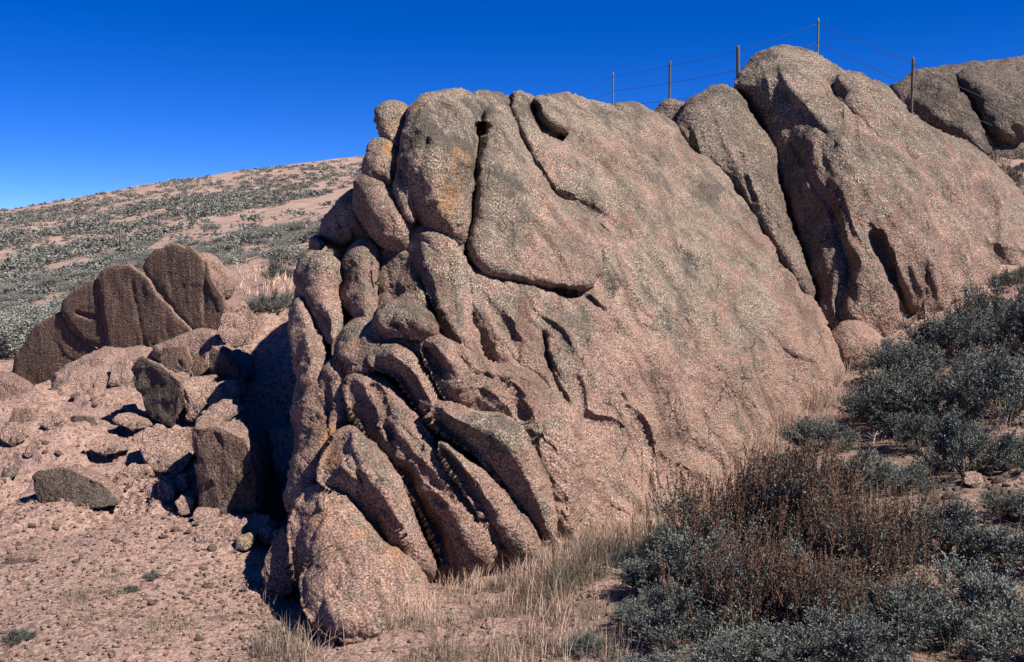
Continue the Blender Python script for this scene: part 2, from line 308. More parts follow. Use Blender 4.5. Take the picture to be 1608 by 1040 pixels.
SPOTS = {  # lichen patches; 'v' mixes desert varnish with shade painted on dark facets, flanks: (u, v, ru, rv, weight)
 'o': [(695,310,28,40,1),(690,345,14,14,1.2),(615,205,14,12,1),(612,235,12,12,1),(646,335,8,10,1),(555,548,10,10,1.4),(525,838,45,14,1),(520,875,30,14,.9),(615,880,28,16,1.1),(510,815,30,20,.6),(720,250,20,30,.5),(640,170,20,14,.4),(520,700,20,40,.5)],
 'k': [(1010,430,20,60,.9),(1040,500,20,50,.8),(930,300,60,30,.7),(1180,470,30,60,.7),(960,420,40,30,.5),(1120,300,40,40,.5),(720,420,20,50,.5),(880,590,20,50,.5),(770,680,90,30,1.3),(620,565,40,14,.8),(690,600,30,20,.6),(560,700,30,30,.5),(620,492,40,14,.8),(800,665,40,14,.8),(500,412,24,16,1),(690,190,70,90,1.2),(780,230,50,60,.9),(780,300,50,120,.5),(600,190,30,30,1),(1180,520,50,60,.45),(1080,430,60,120,.5),(1150,160,60,40,.6),(1240,90,70,40,.6),(760,470,60,40,.4),(900,560,40,80,.5),(640,490,40,14,.3),(560,520,40,24,.7),(900,180,120,30,.5)],
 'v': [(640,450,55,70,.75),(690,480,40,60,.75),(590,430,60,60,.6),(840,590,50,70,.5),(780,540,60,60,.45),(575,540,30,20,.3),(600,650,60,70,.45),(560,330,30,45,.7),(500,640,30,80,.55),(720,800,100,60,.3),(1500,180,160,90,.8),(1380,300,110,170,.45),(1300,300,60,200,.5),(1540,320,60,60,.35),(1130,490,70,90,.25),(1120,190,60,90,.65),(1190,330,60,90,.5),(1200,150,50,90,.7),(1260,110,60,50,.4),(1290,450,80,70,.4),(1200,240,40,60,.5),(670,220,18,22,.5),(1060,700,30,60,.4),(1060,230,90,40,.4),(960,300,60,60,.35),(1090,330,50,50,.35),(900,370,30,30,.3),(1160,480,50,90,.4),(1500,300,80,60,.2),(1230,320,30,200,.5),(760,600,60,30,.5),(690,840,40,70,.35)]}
def paint(u, v, P):
    out = []
    n = fbm(P * 2.2, 3, 40)
    for k in ('v', 'o', 'k'):
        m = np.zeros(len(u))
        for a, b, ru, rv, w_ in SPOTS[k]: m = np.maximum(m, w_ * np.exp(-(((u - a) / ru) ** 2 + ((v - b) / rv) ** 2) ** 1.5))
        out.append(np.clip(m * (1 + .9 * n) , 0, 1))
    # lichen grows thickest on the weathered crest
    out[2] = np.clip(out[2] + sstep(-1.2, 1.0, P[:, 2]) * (.45 + .3 * fbm(P * .9, 2, 55)), 0, 1)
    fx, fy = .42, .91; s_ = (u * fx + v * fy) / 150; r_ = (-u * fy + v * fx) / 22
    st = fbm(np.stack([r_ + perlin(P * .9, 3), s_, 0 * u], -1), 4, 91)
    out[0] = np.clip(np.maximum(out[0], sstep(.05, .7, st) * .8), 0, 1); out[2] = np.clip(out[2] + .35 * sstep(0, -.8, st), 0, 1)
    return np.stack(out, -1)
_a = np.array([.62, .1, -.78]); _a /= np.linalg.norm(_a); AN = np.eye(3) - .62 * np.outer(_a, _a)   # joints run down the slope
def lobe(name, poly, parent, off=0., bulge=.2, R=30, gu=0., gv=0., dome=0., thick=1., step=2.8, sm=2, mat=None, flow=None, amp=1., depth=None, varn_shade=None, strokes=True, blur=3, seed=1, jag=1.5, streak=False, asym=0., grow=3., fac=.0):
    p = chaikin(poly, sm); c = np.array(poly, float).mean(0)
    e_ = np.roll(p, -1, 0) - np.roll(p, 1, 0); nn = np.stack([e_[:, 1], -e_[:, 0]], -1) / (np.hypot(*e_.T)[:, None] + 1e-6)
    if ((p[:, 0] * np.roll(p[:, 1], -1) - np.roll(p[:, 0], -1) * p[:, 1]).sum()) < 0: nn = -nn
    p = p + nn * (grow + (2.5 if fac == .15 else 0))
    # uneven outline
    pj = []; n = len(p)
    for i in range(n):
        a, b_ = p[i], p[(i + 1) % n]; L = np.hypot(*(b_ - a)); k = max(1, int(L / (step * 1.8)))
        for j in range(k): pj.append(a + (b_ - a) * j / k)
    p = np.array(pj); q = np.c_[p / 14., np.full(len(p), seed * 3.3)]; p = p + jag * np.stack([fbm(q, 3, seed), fbm(q, 3, seed + 50)], -1)
    lo, hi = p.min(0) - step, p.max(0) + step; xs = np.arange(lo[0], hi[0] + step, step); ys = np.arange(lo[1], hi[1] + step, step)
    GX, GY = np.meshgrid(xs, ys); sh = GX.shape; Qp = np.stack([GX.ravel(), GY.ravel()], -1); ins = inside(Qp, p); I2 = ins.reshape(sh)
    pc = p
    near = np.zeros(len(Qp)); cp = Qp.copy()
    bd, bp, _, _ = seg_dist(Qp, pc); near = np.where(ins, bd, 0)
    dirn = (bp - Qp) / (np.hypot(*(bp - Qp).T)[:, None] + 1e-6); side = np.clip(dirn @ np.array([-.80, .60]) * .5 + .5, 0, 1)
    side = side.reshape(sh)
    for _ in range(10):
        hp = np.pad(side, 1, mode='edge'); side = (hp[1:-1, :-2] + hp[1:-1, 2:] + hp[:-2, 1:-1] + hp[2:, 1:-1]) / 4
    side = sstep(.15, .8, side.ravel())
    t = np.clip(near / (R * (1 + asym * (side * .6 - .2))), 0, 1); ch = .65 if fac >= .15 else .25 if fac > 0 else 0.; h = ((1 - ch) * np.sqrt(np.clip(1 - (1 - t) ** 2, 0, 1)) + ch * t).reshape(sh); blur = blur
    for _ in range(blur):
        hp = np.pad(h, 1, mode='edge'); hb = (hp[1:-1, :-2] + hp[1:-1, 2:] + hp[:-2, 1:-1] + hp[2:, 1:-1] + 2 * h) / 6; h = np.where(I2 & (near.reshape(sh) > step * 1.5), hb, h)
    h = h.ravel(); dm = near.max() + 1e-6; dn = near / dm
    db = (1 - (1 - dn) ** 2)
    # cells
    cell = I2[:-1, :-1] | I2[1:, :-1] | I2[:-1, 1:] | I2[1:, 1:]
    full = cell
    use = np.zeros(sh, bool)
    for a in (0, 1):
        for b_ in (0, 1): use[a:sh[0]-1+a, b_:sh[1]-1+b_] |= full
    use = use.ravel(); bnd = use & ~ins; posuv = np.where(bnd[:, None], bp, Qp)
    idx = -np.ones(len(Qp), int); uv = posuv[use]; idx[use] = np.arange(use.sum()); U, Vv = uv[:, 0], uv[:, 1]
    hh = np.where(bnd, 0, h)[use]; dbb = np.where(bnd, 0, db)[use]; be = bulge * (.74 if fac >= .15 else .88) * (1 - asym * .62 * (1 - side[use]))
    g = GT(uv) if depth is None else np.array(depth(U, Vv), float)
    front = g + off + gu * (U - c[0]) / 100 + gv * (Vv - c[1]) / 100 + be * (1 - hh) - dome * dbb
    if flow:
        ang, fa, ac, al = flow; fx, fy = math.cos(ang), math.sin(ang); s_ = (U * fx + Vv * fy) / al; r_ = (-U * fy + Vv * fx) / ac
        wob = perlin(np.stack([U / 90, Vv / 90, np.full_like(U, seed)], -1), seed) * .8
        nz = fbm(np.stack([r_ + wob, s_, np.full_like(U, seed * 1.7)], -1), 3, seed + 5)
        front = front - fa * nz * np.minimum(1, hh * 1.2)
    rec = np.zeros(len(U))
    if strokes:
        for kd, sp, wd, am in STROKES:
            if sp[:, 0].max() < lo[0] - 3*wd or sp[:, 0].min() > hi[0] + 3*wd or sp[:, 1].max() < lo[1] - 3*wd or sp[:, 1].min() > hi[1] + 3*wd: continue
            spc = chaikin(sp, 2, False) if len(sp) > 2 else sp
            m = (U > sp[:, 0].min() - 4*wd) & (U < sp[:, 0].max() + 4*wd) & (Vv > sp[:, 1].min() - 4*wd) & (Vv < sp[:, 1].max() + 4*wd)
            if not m.any(): continue
            Z = uv[m] + 2.2 * perlin(np.c_[uv[m] / 12., np.full(m.sum(), 3.)], 9)[:, None]
            dS, _, sd, tt = seg_dist(Z, spc, False); tp = np.clip(np.minimum(tt, 1 - tt) * 6, .15, 1)
            rec[m] += am * tp * np.exp(-(dS / wd) ** 2)
        front = front + rec
    nb = len(U); ib = np.where(~bnd[use])[0]; bidx = np.arange(nb).copy(); bidx[ib] = nb + np.arange(len(ib))
    edge = g + off + gu * (U - c[0]) / 100 + gv * (Vv - c[1]) / 100 + be
    back = edge + thick * np.sqrt(np.clip(1 - (1 - np.clip(near[use] / (dm * .8), 0, 1)) ** 2, 0, 1)) + .01
    VF = unproj(U, Vv, front); VB = unproj(U[ib], Vv[ib], back[ib]); V = np.vstack([VF, VB])
    cy, cx = np.where(full); W = sh[1]; q = np.stack([cy * W + cx, (cy + 1) * W + cx, (cy + 1) * W + cx + 1, cy * W + cx + 1], -1); qf = idx[q]
    qb = bidx[qf][:, ::-1]; same = (qf == qb[:, ::-1]).all(1)
    # normals face the camera on the front side
    faces = [qf, qb[~same]]
    # tris for normals
    N = vnormals(V, [qf[:, :3], qf[:, [0, 2, 3]], qb[~same][:, :3], qb[~same][:, [0, 2, 3]]])
    if N[:nb, 1].mean() > 0: N = -N; faces = [f[:, ::-1] for f in faces]
    sc = np.r_[g, g[ib]] / 8.; nu = np.where(bnd, 0, near)[use]; fd = np.clip(np.r_[nu, nu[ib]] / 12 - .1, 0, 1); fac = fac * fd
    dsp = amp * ((.055 * fbm(V * 1.6, 2, 3)) + .013 * fbm(V * 6.5, 3, 8) + fac * facet(V @ AN + .05 * fbm(V * 4, 2, 5)[:, None], .26, seed) + fac * .35 * facet(V * [1, 1, .6] + .02 * fbm(V * 9, 2, 5)[:, None], .12, seed + 1) + .009 * np.abs(fbm(V * 20, 2, 12)) * 1.2)
    if streak: dsp = dsp * .5 + .0035 * fbm(V * np.array([16, 16, 2.2]), 3, 31)
    V = V + N * (dsp * sc ** .3)[:, None]
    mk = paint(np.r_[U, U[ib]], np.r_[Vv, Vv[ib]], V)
    if varn_shade is not None:
        mk[:, 0] = varn_shade(np.r_[U, U[ib]], np.r_[Vv, Vv[ib]], N) ; mk[:, 1] = 0; mk[:, 2] = 0.12
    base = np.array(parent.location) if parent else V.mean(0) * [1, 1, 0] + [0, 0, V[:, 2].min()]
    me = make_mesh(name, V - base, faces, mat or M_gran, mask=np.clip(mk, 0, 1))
    return link(name, me, parent, loc=None if parent else base)
M_gran = granite('pink_granite'); M_grey = granite('lichened_granite', lichen=.6, fine=.5, pink=(0.31, 0.225, 0.175), varn_shade=(0.105, 0.085, 0.068))
M_far = granite('coarse_pink_granite', fine=.6, pink=(0.52, 0.305, 0.24))
M_back = granite('dark_back_rock', lichen=.3, fine=.4, pink=(0.14, 0.11, 0.09), varn_shade=(.06, .052, .045))
ocp = thing('granite_outcrop', 'huge pink granite outcrop with folded lobes and deep cracks filling the middle', 'rock outcrop', tuple(unproj(700, 960, 6.9)))
L = lambda poly, **k: lobe('rock_lobe', poly, ocp, **k)
fl = (1.1, .05, 26, 240)
# core and the great right-hand face
lobe('rock_core', [(520,420),(560,330),(600,250),(650,175),(720,165),(800,175),(900,180),(1000,200),(1060,240),(1150,300),(1230,420),(1290,540),(1200,720),(1060,800),(900,880),(700,930),(560,960),(490,900),(490,700),(500,540)], ocp, off=.5, gu=-.12, bulge=.3, R=40, thick=3.0, step=7, amp=1.2)
lobe('rock_face', [(818,180),(850,153),(872,150),(888,147),(920,160),(948,167),(985,165),(1012,173),(1040,186),(1062,205),(1085,236),(1112,246),(1145,268),(1175,310),(1203,362),(1240,402),(1262,445),(1285,490),(1302,528),(1330,570),(1345,620),(1240,730),(1100,830),(960,880),(880,905),(850,830),(832,720),(800,620),(740,560),(712,500),(715,420),(740,380),(790,300),(800,240)], ocp, off=.0, bulge=.42, R=42, thick=2.6, step=2.8, flow=(1.05, .115, 48, 260), amp=1.1, fac=.05, seed=3)
# crest column right of the long crack with its overhanging foot
L([(762,176),(775,166),(792,167),(804,182),(818,222),(845,262),(866,300),(900,318),(938,350),(948,390),(938,440),(922,462),(850,451),(790,438),(752,424),(732,400),(737,362),(744,322),(748,272),(754,225),(758,190)], off=-.24, bulge=.34, R=26, dome=.08, gv=.03, thick=1.2, seed=4, flow=(1.2,.03,30,150))
L([(803,160),(812,147),(830,149),(842,165),(848,190),(862,212),(890,222),(930,262),(960,300),(990,350),(1000,380),(960,370),(920,330),(880,312),(858,285),(832,240),(812,205),(802,180)], off=-.10, bulge=.28, R=26, dome=.05, thick=1.0, seed=5, fac=.10)
L([(838,158),(852,151),(872,155),(890,165),(897,190),(893,214),(872,212),(854,202),(843,184)], off=-.22, bulge=.25, R=22, dome=.05, thick=.8, seed=6)
L([(742,155),(752,146),(775,147),(797,154),(800,166),(780,172),(764,180),(752,175)], off=.05, bulge=.2, R=14, thick=.8, seed=7)
L([(900,322),(960,340),(1010,375),(1045,430),(1062,500),(1040,545),(990,505),(952,482),(940,440),(945,380)], off=-.06, bulge=.2, R=44, thick=.6, seed=51, fac=.10, flow=(1.,.03,26,120))
# head column
L([(650,161),(677,144),(708,137),(731,142),(744,160),(757,176),(754,230),(748,277),(747,315),(741,346),(730,378),(716,388),(692,370),(662,352),(646,318),(636,290),(630,260),(633,215),(638,178)], off=-.30, bulge=.42, R=46, dome=.10, gu=.06, thick=1.3, seed=8, fac=.10, flow=(1.45,.025,30,150))
L([(628,262),(634,235),(642,262),(644,300),(652,338),(650,352),(636,335),(624,300)], off=-.2, bulge=.2, R=14, thick=.5, seed=9)
L([(592,173),(606,162),(627,165),(640,174),(637,200),(630,236),(614,232),(598,214),(594,192)], off=.10, bulge=.24, R=22, thick=.7, seed=10, grow=5)
L([(569,258),(574,234),(590,217),(608,218),(622,234),(629,258),(625,292),(612,296),(590,288),(572,274)], off=-.06, bulge=.26, R=26, gu=.08, thick=.8, seed=11, fac=.16, grow=5)
L([(563,290),(574,279),(594,293),(618,302),(642,324),(651,348),(648,372),(640,392),(612,392),(592,374),(573,346),(562,320)], off=-.12, bulge=.28, R=28, gu=.12, gv=.04, thick=.9, seed=12, fac=.16, grow=5)
# big shoulder beneath the overhang, folded dark flank
L([(726,398),(748,428),(790,446),(850,458),(922,470),(955,500),(985,560),(985,640),(960,690),(905,650),(885,610),(862,580),(830,578),(800,570),(765,545),(742,510),(728,470)], off=-.01, bulge=.28, R=30, gu=.08, thick=1.0, seed=13, fac=.10, flow=(1.1,.05,30,200))
L([(735,455),(760,470),(790,500),(820,530),(850,560),(880,600),(900,640),(880,640),(850,600),(800,590),(760,580),(735,550),(728,500)], off=.03, bulge=.22, R=24, gu=-.30, gv=.05, thick=.8, seed=14, fac=.15, amp=1.1)
L([(650,372),(665,350),(702,370),(728,392),(736,430),(738,480),(750,545),(772,585),(740,585),(708,540),(685,498),(665,445),(650,408)], off=-.16, bulge=.28, R=22, gu=-.12, thick=.9, seed=15, fac=.15, grow=5, amp=1.1)
L([(588,385),(615,386),(643,392),(662,440),(682,500),(705,540),(700,560),(660,520),(640,490),(604,490),(590,450),(586,410)], off=.12, bulge=.2, R=18, gu=-.42, gv=.1, thick=.8, seed=16, fac=.15, grow=5, amp=1.1)
L([(540,442),(546,402),(560,384),(578,382),(590,402),(590,440),(588,490),(580,508),(556,500),(541,475)], off=-.05, bulge=.3, R=26, gu=-.05, thick=.8, seed=17, fac=.15, grow=5, amp=1.1)
# left buttresses
L([(508,375),(520,345),(546,308),(565,302),(578,340),(592,368),(562,378),(548,388),(528,385)], off=.35, bulge=.3, R=30, gu=-.1, gv=.12, thick=.9, seed=18, fac=.15, grow=5, amp=1.2)
L([(486,395),(490,375),(500,370),(512,382),(500,400),(484,440),(476,470),(462,480),(470,440)], off=.35, bulge=.15, R=12, thick=.5, seed=19, fac=.15)
L([(474,425),(484,403),(505,396),(522,405),(532,430),(524,460),(536,484),(540,512),(522,545),(505,530),(492,508),(480,472),(474,445)], off=-.12, bulge=.26, R=30, dome=.05, thick=.8, seed=20, fac=.16, grow=5)
L([(459,485),(470,464),(484,480),(500,512),(512,545),(505,575),(490,600),(474,600),(464,565),(458,520)], off=-.14, bulge=.26, R=26, gv=-.05, thick=.8, seed=21, fac=.16, grow=5)
L([(474,600),(488,578),(505,562),(522,556),(540,580),(552,620),(545,660),(524,690),(512,740),(485,790),(462,800),(460,745),(478,700),(472,650)], off=.02, bulge=.26, R=22, gu=-.22, thick=1.0, seed=22, fac=.15, grow=5, amp=1.2)
# the folded foot
L([(594,502),(600,485),(620,474),(642,471),(657,480),(672,498),(686,522),(662,528),(622,524),(600,520)], off=-.36, bulge=.22, R=26, dome=.06, gv=-.08, thick=.6, seed=23, fac=.15, asym=1)
L([(524,542),(530,515),(558,500),(590,496),(640,518),(690,525),(720,545),(700,580),(640,560),(604,566),(572,580),(545,574),(528,556)], off=-.18, bulge=.26, R=22, gv=-.28, thick=.9, seed=24, fac=.15, asym=1)
L([(578,566),(602,546),(626,542),(650,560),(668,582),(685,612),(700,640),(700,664),(680,672),(660,648),(640,612),(620,586),(600,576)], off=-.32, bulge=.32, R=30, dome=.05, gu=.08, thick=.7, seed=25, fac=.15, asym=1)
L([(664,532),(700,534),(735,552),(765,568),(800,576),(835,590),(865,612),(900,640),(925,700),(928,790),(890,860),(868,840),(862,780),(842,716),(812,670),(770,650),(730,640),(700,628),(684,590),(668,560)], off=-.30, bulge=.34, R=34, gu=.12, dome=.05, gv=-.04, thick=1.1, seed=26, fac=.15, asym=1, flow=(.9,.05,30,200))
L([(672,652),(678,634),(700,630),(735,645),(770,648),(805,655),(828,680),(843,720),(858,765),(872,840),(855,850),(836,818),(810,782),(790,748),(760,718),(720,692),(690,674)], off=-.44, bulge=.42, R=40, gu=.10, dome=.10, gv=-.04, thick=.8, seed=27, fac=.15, asym=1)
L([(548,606),(562,597),(584,597),(612,606),(642,636),(682,682),(712,726),(762,772),(802,812),(836,856),(808,900),(740,925),(712,900),(690,860),(655,790),(622,740),(590,700),(560,664),(548,636)], off=-.24, bulge=.40, R=44, gu=.10, dome=.05, thick=.9, seed=28, fac=.15, asym=1, flow=(.95,.05,28,170), amp=1.2)
L([(688,692),(704,694),(740,732),(790,782),(836,836),(850,868),(820,885),(790,850),(752,800),(720,752),(696,716)], off=-.36, bulge=.25, R=18, gu=.1, thick=.5, seed=29, fac=.15, asym=1)
L([(504,742),(518,695),(543,668),(562,666),(578,690),(604,718),(626,750),(652,812),(682,880),(676,912),(648,910),(604,846),(572,806),(540,776),(508,764)], off=-.44, bulge=.42, R=44, gu=.12, dome=.05, thick=.8, seed=30, fac=.15, asym=1, flow=(1.0,.04,24,150))
L([(458,820),(470,790),(494,763),(530,768),(556,790),(584,832),(612,862),(646,892),(668,920),(640,985),(560,1000),(492,980),(470,930),(456,870)], off=-.50, bulge=.38, R=36, gv=-.12, dome=.06, thick=.8, seed=31, fac=.15, asym=1)
L([(476,915),(484,882),(500,866),(540,862),(582,874),(624,884),(662,908),(672,950),(650,990),(560,1010),(500,990),(478,950)], off=-.66, bulge=.36, R=26, gv=-.16, gu=.04, thick=.7, seed=32, fac=.15, asym=1)
# right-hand neighbours
r1 = thing('rock_rib', 'narrow grey rounded rock rib squeezed between the outcrop face and the tall dome', 'rock', tuple(unproj(1200, 460, 12.2)))
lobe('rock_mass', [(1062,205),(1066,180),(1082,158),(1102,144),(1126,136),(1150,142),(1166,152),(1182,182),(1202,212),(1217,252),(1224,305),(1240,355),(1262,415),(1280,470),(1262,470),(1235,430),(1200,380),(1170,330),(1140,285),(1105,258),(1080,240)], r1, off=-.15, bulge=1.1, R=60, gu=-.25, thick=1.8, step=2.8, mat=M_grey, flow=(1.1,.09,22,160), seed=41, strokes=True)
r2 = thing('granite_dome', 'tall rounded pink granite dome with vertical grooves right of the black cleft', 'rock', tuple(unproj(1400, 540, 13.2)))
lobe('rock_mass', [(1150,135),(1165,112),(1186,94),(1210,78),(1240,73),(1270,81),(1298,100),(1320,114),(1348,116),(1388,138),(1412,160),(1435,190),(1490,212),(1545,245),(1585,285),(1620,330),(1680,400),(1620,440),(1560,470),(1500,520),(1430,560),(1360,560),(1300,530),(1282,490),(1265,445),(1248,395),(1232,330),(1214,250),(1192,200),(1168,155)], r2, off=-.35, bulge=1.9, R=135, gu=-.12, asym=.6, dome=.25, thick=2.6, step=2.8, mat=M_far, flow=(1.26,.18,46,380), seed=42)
lobe('rock_fin', [(1308,118),(1330,114),(1352,118),(1392,142),(1420,180),(1440,230),(1430,260),(1390,230),(1350,190),(1318,160)], r2, mat=M_far, off=-.32, bulge=.3, R=30, dome=.1, thick=.8, seed=43)
r3 = thing('background_outcrop', 'dark grey rounded outcrop farther back at the right behind a fence post', 'rock outcrop', tuple(unproj(1520, 270, 21.5)))
dp = lambda u, v: 20.5 + (v - 250) * -.012 + (u - 1500) * .004
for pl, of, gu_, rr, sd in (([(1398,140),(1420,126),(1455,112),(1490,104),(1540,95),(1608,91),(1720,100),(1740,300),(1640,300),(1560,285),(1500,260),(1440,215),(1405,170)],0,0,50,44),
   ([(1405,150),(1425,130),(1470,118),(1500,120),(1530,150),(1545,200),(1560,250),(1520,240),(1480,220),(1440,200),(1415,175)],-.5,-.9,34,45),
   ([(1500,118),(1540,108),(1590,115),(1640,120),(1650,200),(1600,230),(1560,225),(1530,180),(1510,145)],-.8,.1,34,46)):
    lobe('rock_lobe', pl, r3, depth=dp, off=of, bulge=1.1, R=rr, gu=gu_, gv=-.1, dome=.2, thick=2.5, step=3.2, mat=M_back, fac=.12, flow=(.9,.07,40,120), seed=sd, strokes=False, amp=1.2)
r4 = thing('low_crest_rock', 'small flat grey rock on the crest left of the rounded rib', 'rock', tuple(unproj(1055, 200, 14.6)))
lobe('rock_mass', [(1026,184),(1040,170),(1058,162),(1078,162),(1088,178),(1080,205),(1050,212),(1030,200)], r4, depth=lambda u, v: 14.6 + 0*u, bulge=.4, R=14, thick=1, mat=M_grey, seed=48, strokes=False)
r5 = thing('low_boulder', 'low pink boulder at the foot of the tall dome beside dry grass', 'boulder', tuple(unproj(1350, 560, 11.6)))
lobe('rock_mass', [(1306,575),(1302,535),(1320,512),(1345,503),(1370,512),(1390,530),(1404,560),(1370,590),(1330,590)], r5, depth=lambda u, v: 11.5 + 0*u, bulge=.35, R=30, gv=-.35, thick=.7, dome=.1, seed=49, strokes=False)
EDG = float(raycast([1630], [322])[1][0]) - .1
r6 = thing('edge_rock', 'small shaded pink rock at the right edge above the bushes', 'rock', tuple(unproj(1600, 330, 15.5)))
lobe('rock_mass', [(1598,300),(1604,290),(1625,285),(1660,300),(1660,330),(1620,330),(1600,316)], r6, depth=lambda u, v: EDG + 0*u, bulge=.25, R=14, gv=-.2, thick=.5, seed=50, strokes=False)
# ---------------- left-hand slabs, blocks and ledges ----------------
M_slab = granite('varnished_slab_rock', pink=(0.50, 0.30, 0.245), streak=True, lichen=.35, varn_shade=(0.165, 0.104, 0.078))
M_dark = granite('dark_varnished_rock', pink=(0.46, 0.28, 0.23), streak=True, lichen=.35, varn_shade=(0.095, 0.076, 0.064))
M_ledge = granite('pale_pink_rock', pink=(0.54, 0.335, 0.275), lichen=.25)
def vface(U, V_, N): return sstep(.50, .72, N @ np.array([-.30, -.95, -.05])) * .95  # varnish plus painted shade for grazing-lit faces turned left and to camera
def vdark(U, V_, N): return sstep(.05, .35, N @ np.array([-.35, -.93, -.05])) * .95
def vblock(U, V_, N): return sstep(.35, .6, N @ np.array([-.35, -.93, -.05])) * .95
def vall(U, V_, N): return np.full(len(N), .8)
def vnone(U, V_, N): return np.full(len(N), .04)
sl_ = thing('varnished_slab', 'big brown slab standing on edge, streaked and split by diagonal cracks, left of the outcrop', 'rock slab', tuple(unproj(180, 640, 12.3)))
plane = lambda d0, a, b, u0=200, v0=500: (lambda u, v: d0 + a * (u - u0) / 100 + b * (v - v0) / 100)
for i, (pl, of) in enumerate([
  ([(12,640),(18,590),(28,555),(60,508),(96,490),(110,516),(132,536),(160,552),(150,580),(120,610),(85,640),(40,660)], .06),
  ([(97,488),(102,470),(116,456),(138,444),(153,439),(157,480),(166,530),(169,546),(155,549),(132,534),(111,514)], 0),
  ([(153,438),(160,427),(180,419),(205,416),(228,434),(246,458),(272,490),(304,522),(290,560),(235,575),(190,570),(169,548),(162,500),(156,465)], -.05),
  ([(226,420),(234,402),(250,390),(272,383),(300,389),(320,404),(332,436),(352,466),(356,495),(345,530),(312,540),(302,520),(273,486),(247,455),(230,432)], -.02)]):
    lobe('slab', pl, sl_, depth=plane(12.3, -.14, .03), off=of, bulge=.06, R=5, thick=.8, step=2.6, sm=0, grow=1.5, fac=.16, mat=M_slab, varn_shade=vface, strokes=True, seed=60+i, amp=.35, streak=True, jag=2.6, flow=(1.35, .012, 22, 160))
def slabby(name, label, cat, pl, d0, a=0, b=0, thick=.5, bulge=.12, R=7, mat=None, varn_shade=vface, seed=1, at=None, **k):
    u, v = at or (np.mean([p[0] for p in pl]), max(p[1] for p in pl))
    pa = unproj(u, v, d0)
    kw = dict(step=2.8, sm=1, fac=.22, strokes=False, amp=.8, streak=varn_shade is not vnone); kw.update(k)
    o = lobe(name, pl, None, depth=plane(d0, a, b, u, v), bulge=bulge, R=R, thick=thick, mat=mat or M_slab, varn_shade=varn_shade, seed=seed, **kw)
    o['label'] = label; o['category'] = cat; return o
slabby('rock', 'pink lit rock peeping out behind the right end of the big brown slab', 'rock', [(308,400),(335,404),(352,424),(366,446),(350,470),(320,450)], 12.9, b=-.4, varn_shade=vnone, mat=M_ledge, seed=70)
slabby('rock', 'low rounded mottled rock at the left edge below the big slab', 'rock', [(-30,612),(-5,585),(30,592),(62,618),(66,640),(20,665),(-30,660)], 11.8, b=-.25, varn_shade=lambda U,V_,N: np.full(len(N), .25), mat=M_slab, R=16, seed=71)
slabby('bedrock_hump', 'smooth pale pink bedrock hump at the foot of the big brown slab', 'rock', [(74,622),(84,596),(110,575),(160,546),(190,551),(235,549),(262,562),(262,600),(225,632),(140,640)], 11.0, a=.05, b=-1.0, R=16, bulge=.18, thick=.8, varn_shade=vnone, mat=M_ledge, seed=72)
slabby('boulder', 'pink ledge with a dark face and vertical joints under the right end of the slab', 'rock', [(236,548),(262,538),(318,516),(346,522),(352,560),(338,590),(300,592),(262,576)], 11.4, a=-.1, b=-.3, varn_shade=lambda U,V_,N: sstep(548,556,V_)*sstep(308,300,U)*sstep(250,258,U)*.95, mat=M_slab, seed=73, thick=.7)
slabby('bedrock_ledge', 'sunlit pink bedrock ramp between the slab and the black shadow', 'rock', [(338,540),(350,505),(358,472),(395,478),(440,500),(470,540),(470,620),(400,625),(362,590)], 11.0, a=.15, b=-1.2, R=14, bulge=.15, thick=.9, varn_shade=vnone, mat=M_ledge, seed=74)
def hull(name, label, cat, pts, d0=None, base=None, mat=None, varn_shade=vface, seed=1, bev=.009, res=.045, group=None, amp=.55, deep=.25):
    if varn_shade is vface and mat is M_dark: varn_shade = vdark
    if d0 is None:
        P, dd = raycast([base[0]], [base[1]]); d0 = float(dd[0])
    A = np.array([(u, v, d0 + q) for u, v, q in pts], float); W = unproj(*A.T); c = W.mean(0)
    back = W * .72 + (c + [0, deep * 1.6, -.02]) * .28; back[:, 1] += deep
    bm = bmesh.new()
    for p in np.vstack([W, back]): bm.verts.new(p)
    r = bmesh.ops.convex_hull(bm, input=bm.verts[:]); bmesh.ops.delete(bm, geom=list({g for g in r['geom_interior'] + r['geom_unused'] if isinstance(g, bmesh.types.BMVert)}), context='VERTS')
    bmesh.ops.dissolve_limit(bm, angle_limit=math.radians(9), verts=bm.verts[:], edges=bm.edges[:])
    bmesh.ops.bevel(bm, geom=bm.edges[:], offset=bev, segments=2, affect='EDGES', profile=.6, clamp_overlap=True)
    bmesh.ops.triangulate(bm, faces=bm.faces[:])
    for _ in range(5):
        lg = [e for e in bm.edges if e.calc_length() > res]
        if not lg: break
        bmesh.ops.subdivide_edges(bm, edges=lg, cuts=1); bmesh.ops.triangulate(bm, faces=bm.faces[:])
    bmesh.ops.recalc_face_normals(bm, faces=bm.faces[:]); bm.verts.ensure_lookup_table(); bm.normal_update()
    V = np.array([v.co[:] for v in bm.verts]); N = np.array([v.normal[:] for v in bm.verts]); T = np.array([[v.index for v in f.verts] for f in bm.faces]); bm.free()
    if N[:, 1][V[:, 1] < c[1]].mean() > 0: N = -N; T = T[:, ::-1]
    V = V + N * (amp * (.03 * fbm(V * 2.5, 2, seed) + .35 * facet(V * [1, 1, .7], .14, seed) + .012 * fbm(V * 9, 3, seed + 2) + .004 * perlin(V * np.array([24, 24, 4]), 4)))[:, None]
    mk = np.stack([varn_shade(*proj(V)[:2], N), np.zeros(len(V)), np.full(len(V), .1)], -1)
    b0 = np.array([V[:, 0].mean(), V[:, 1].mean(), V[:, 2].min()])
    o = link(name, make_mesh(name, V - b0, T, mat or M_slab, mask=mk), loc=b0, label=label, category=cat)
    if group: o['group'] = group
    return o
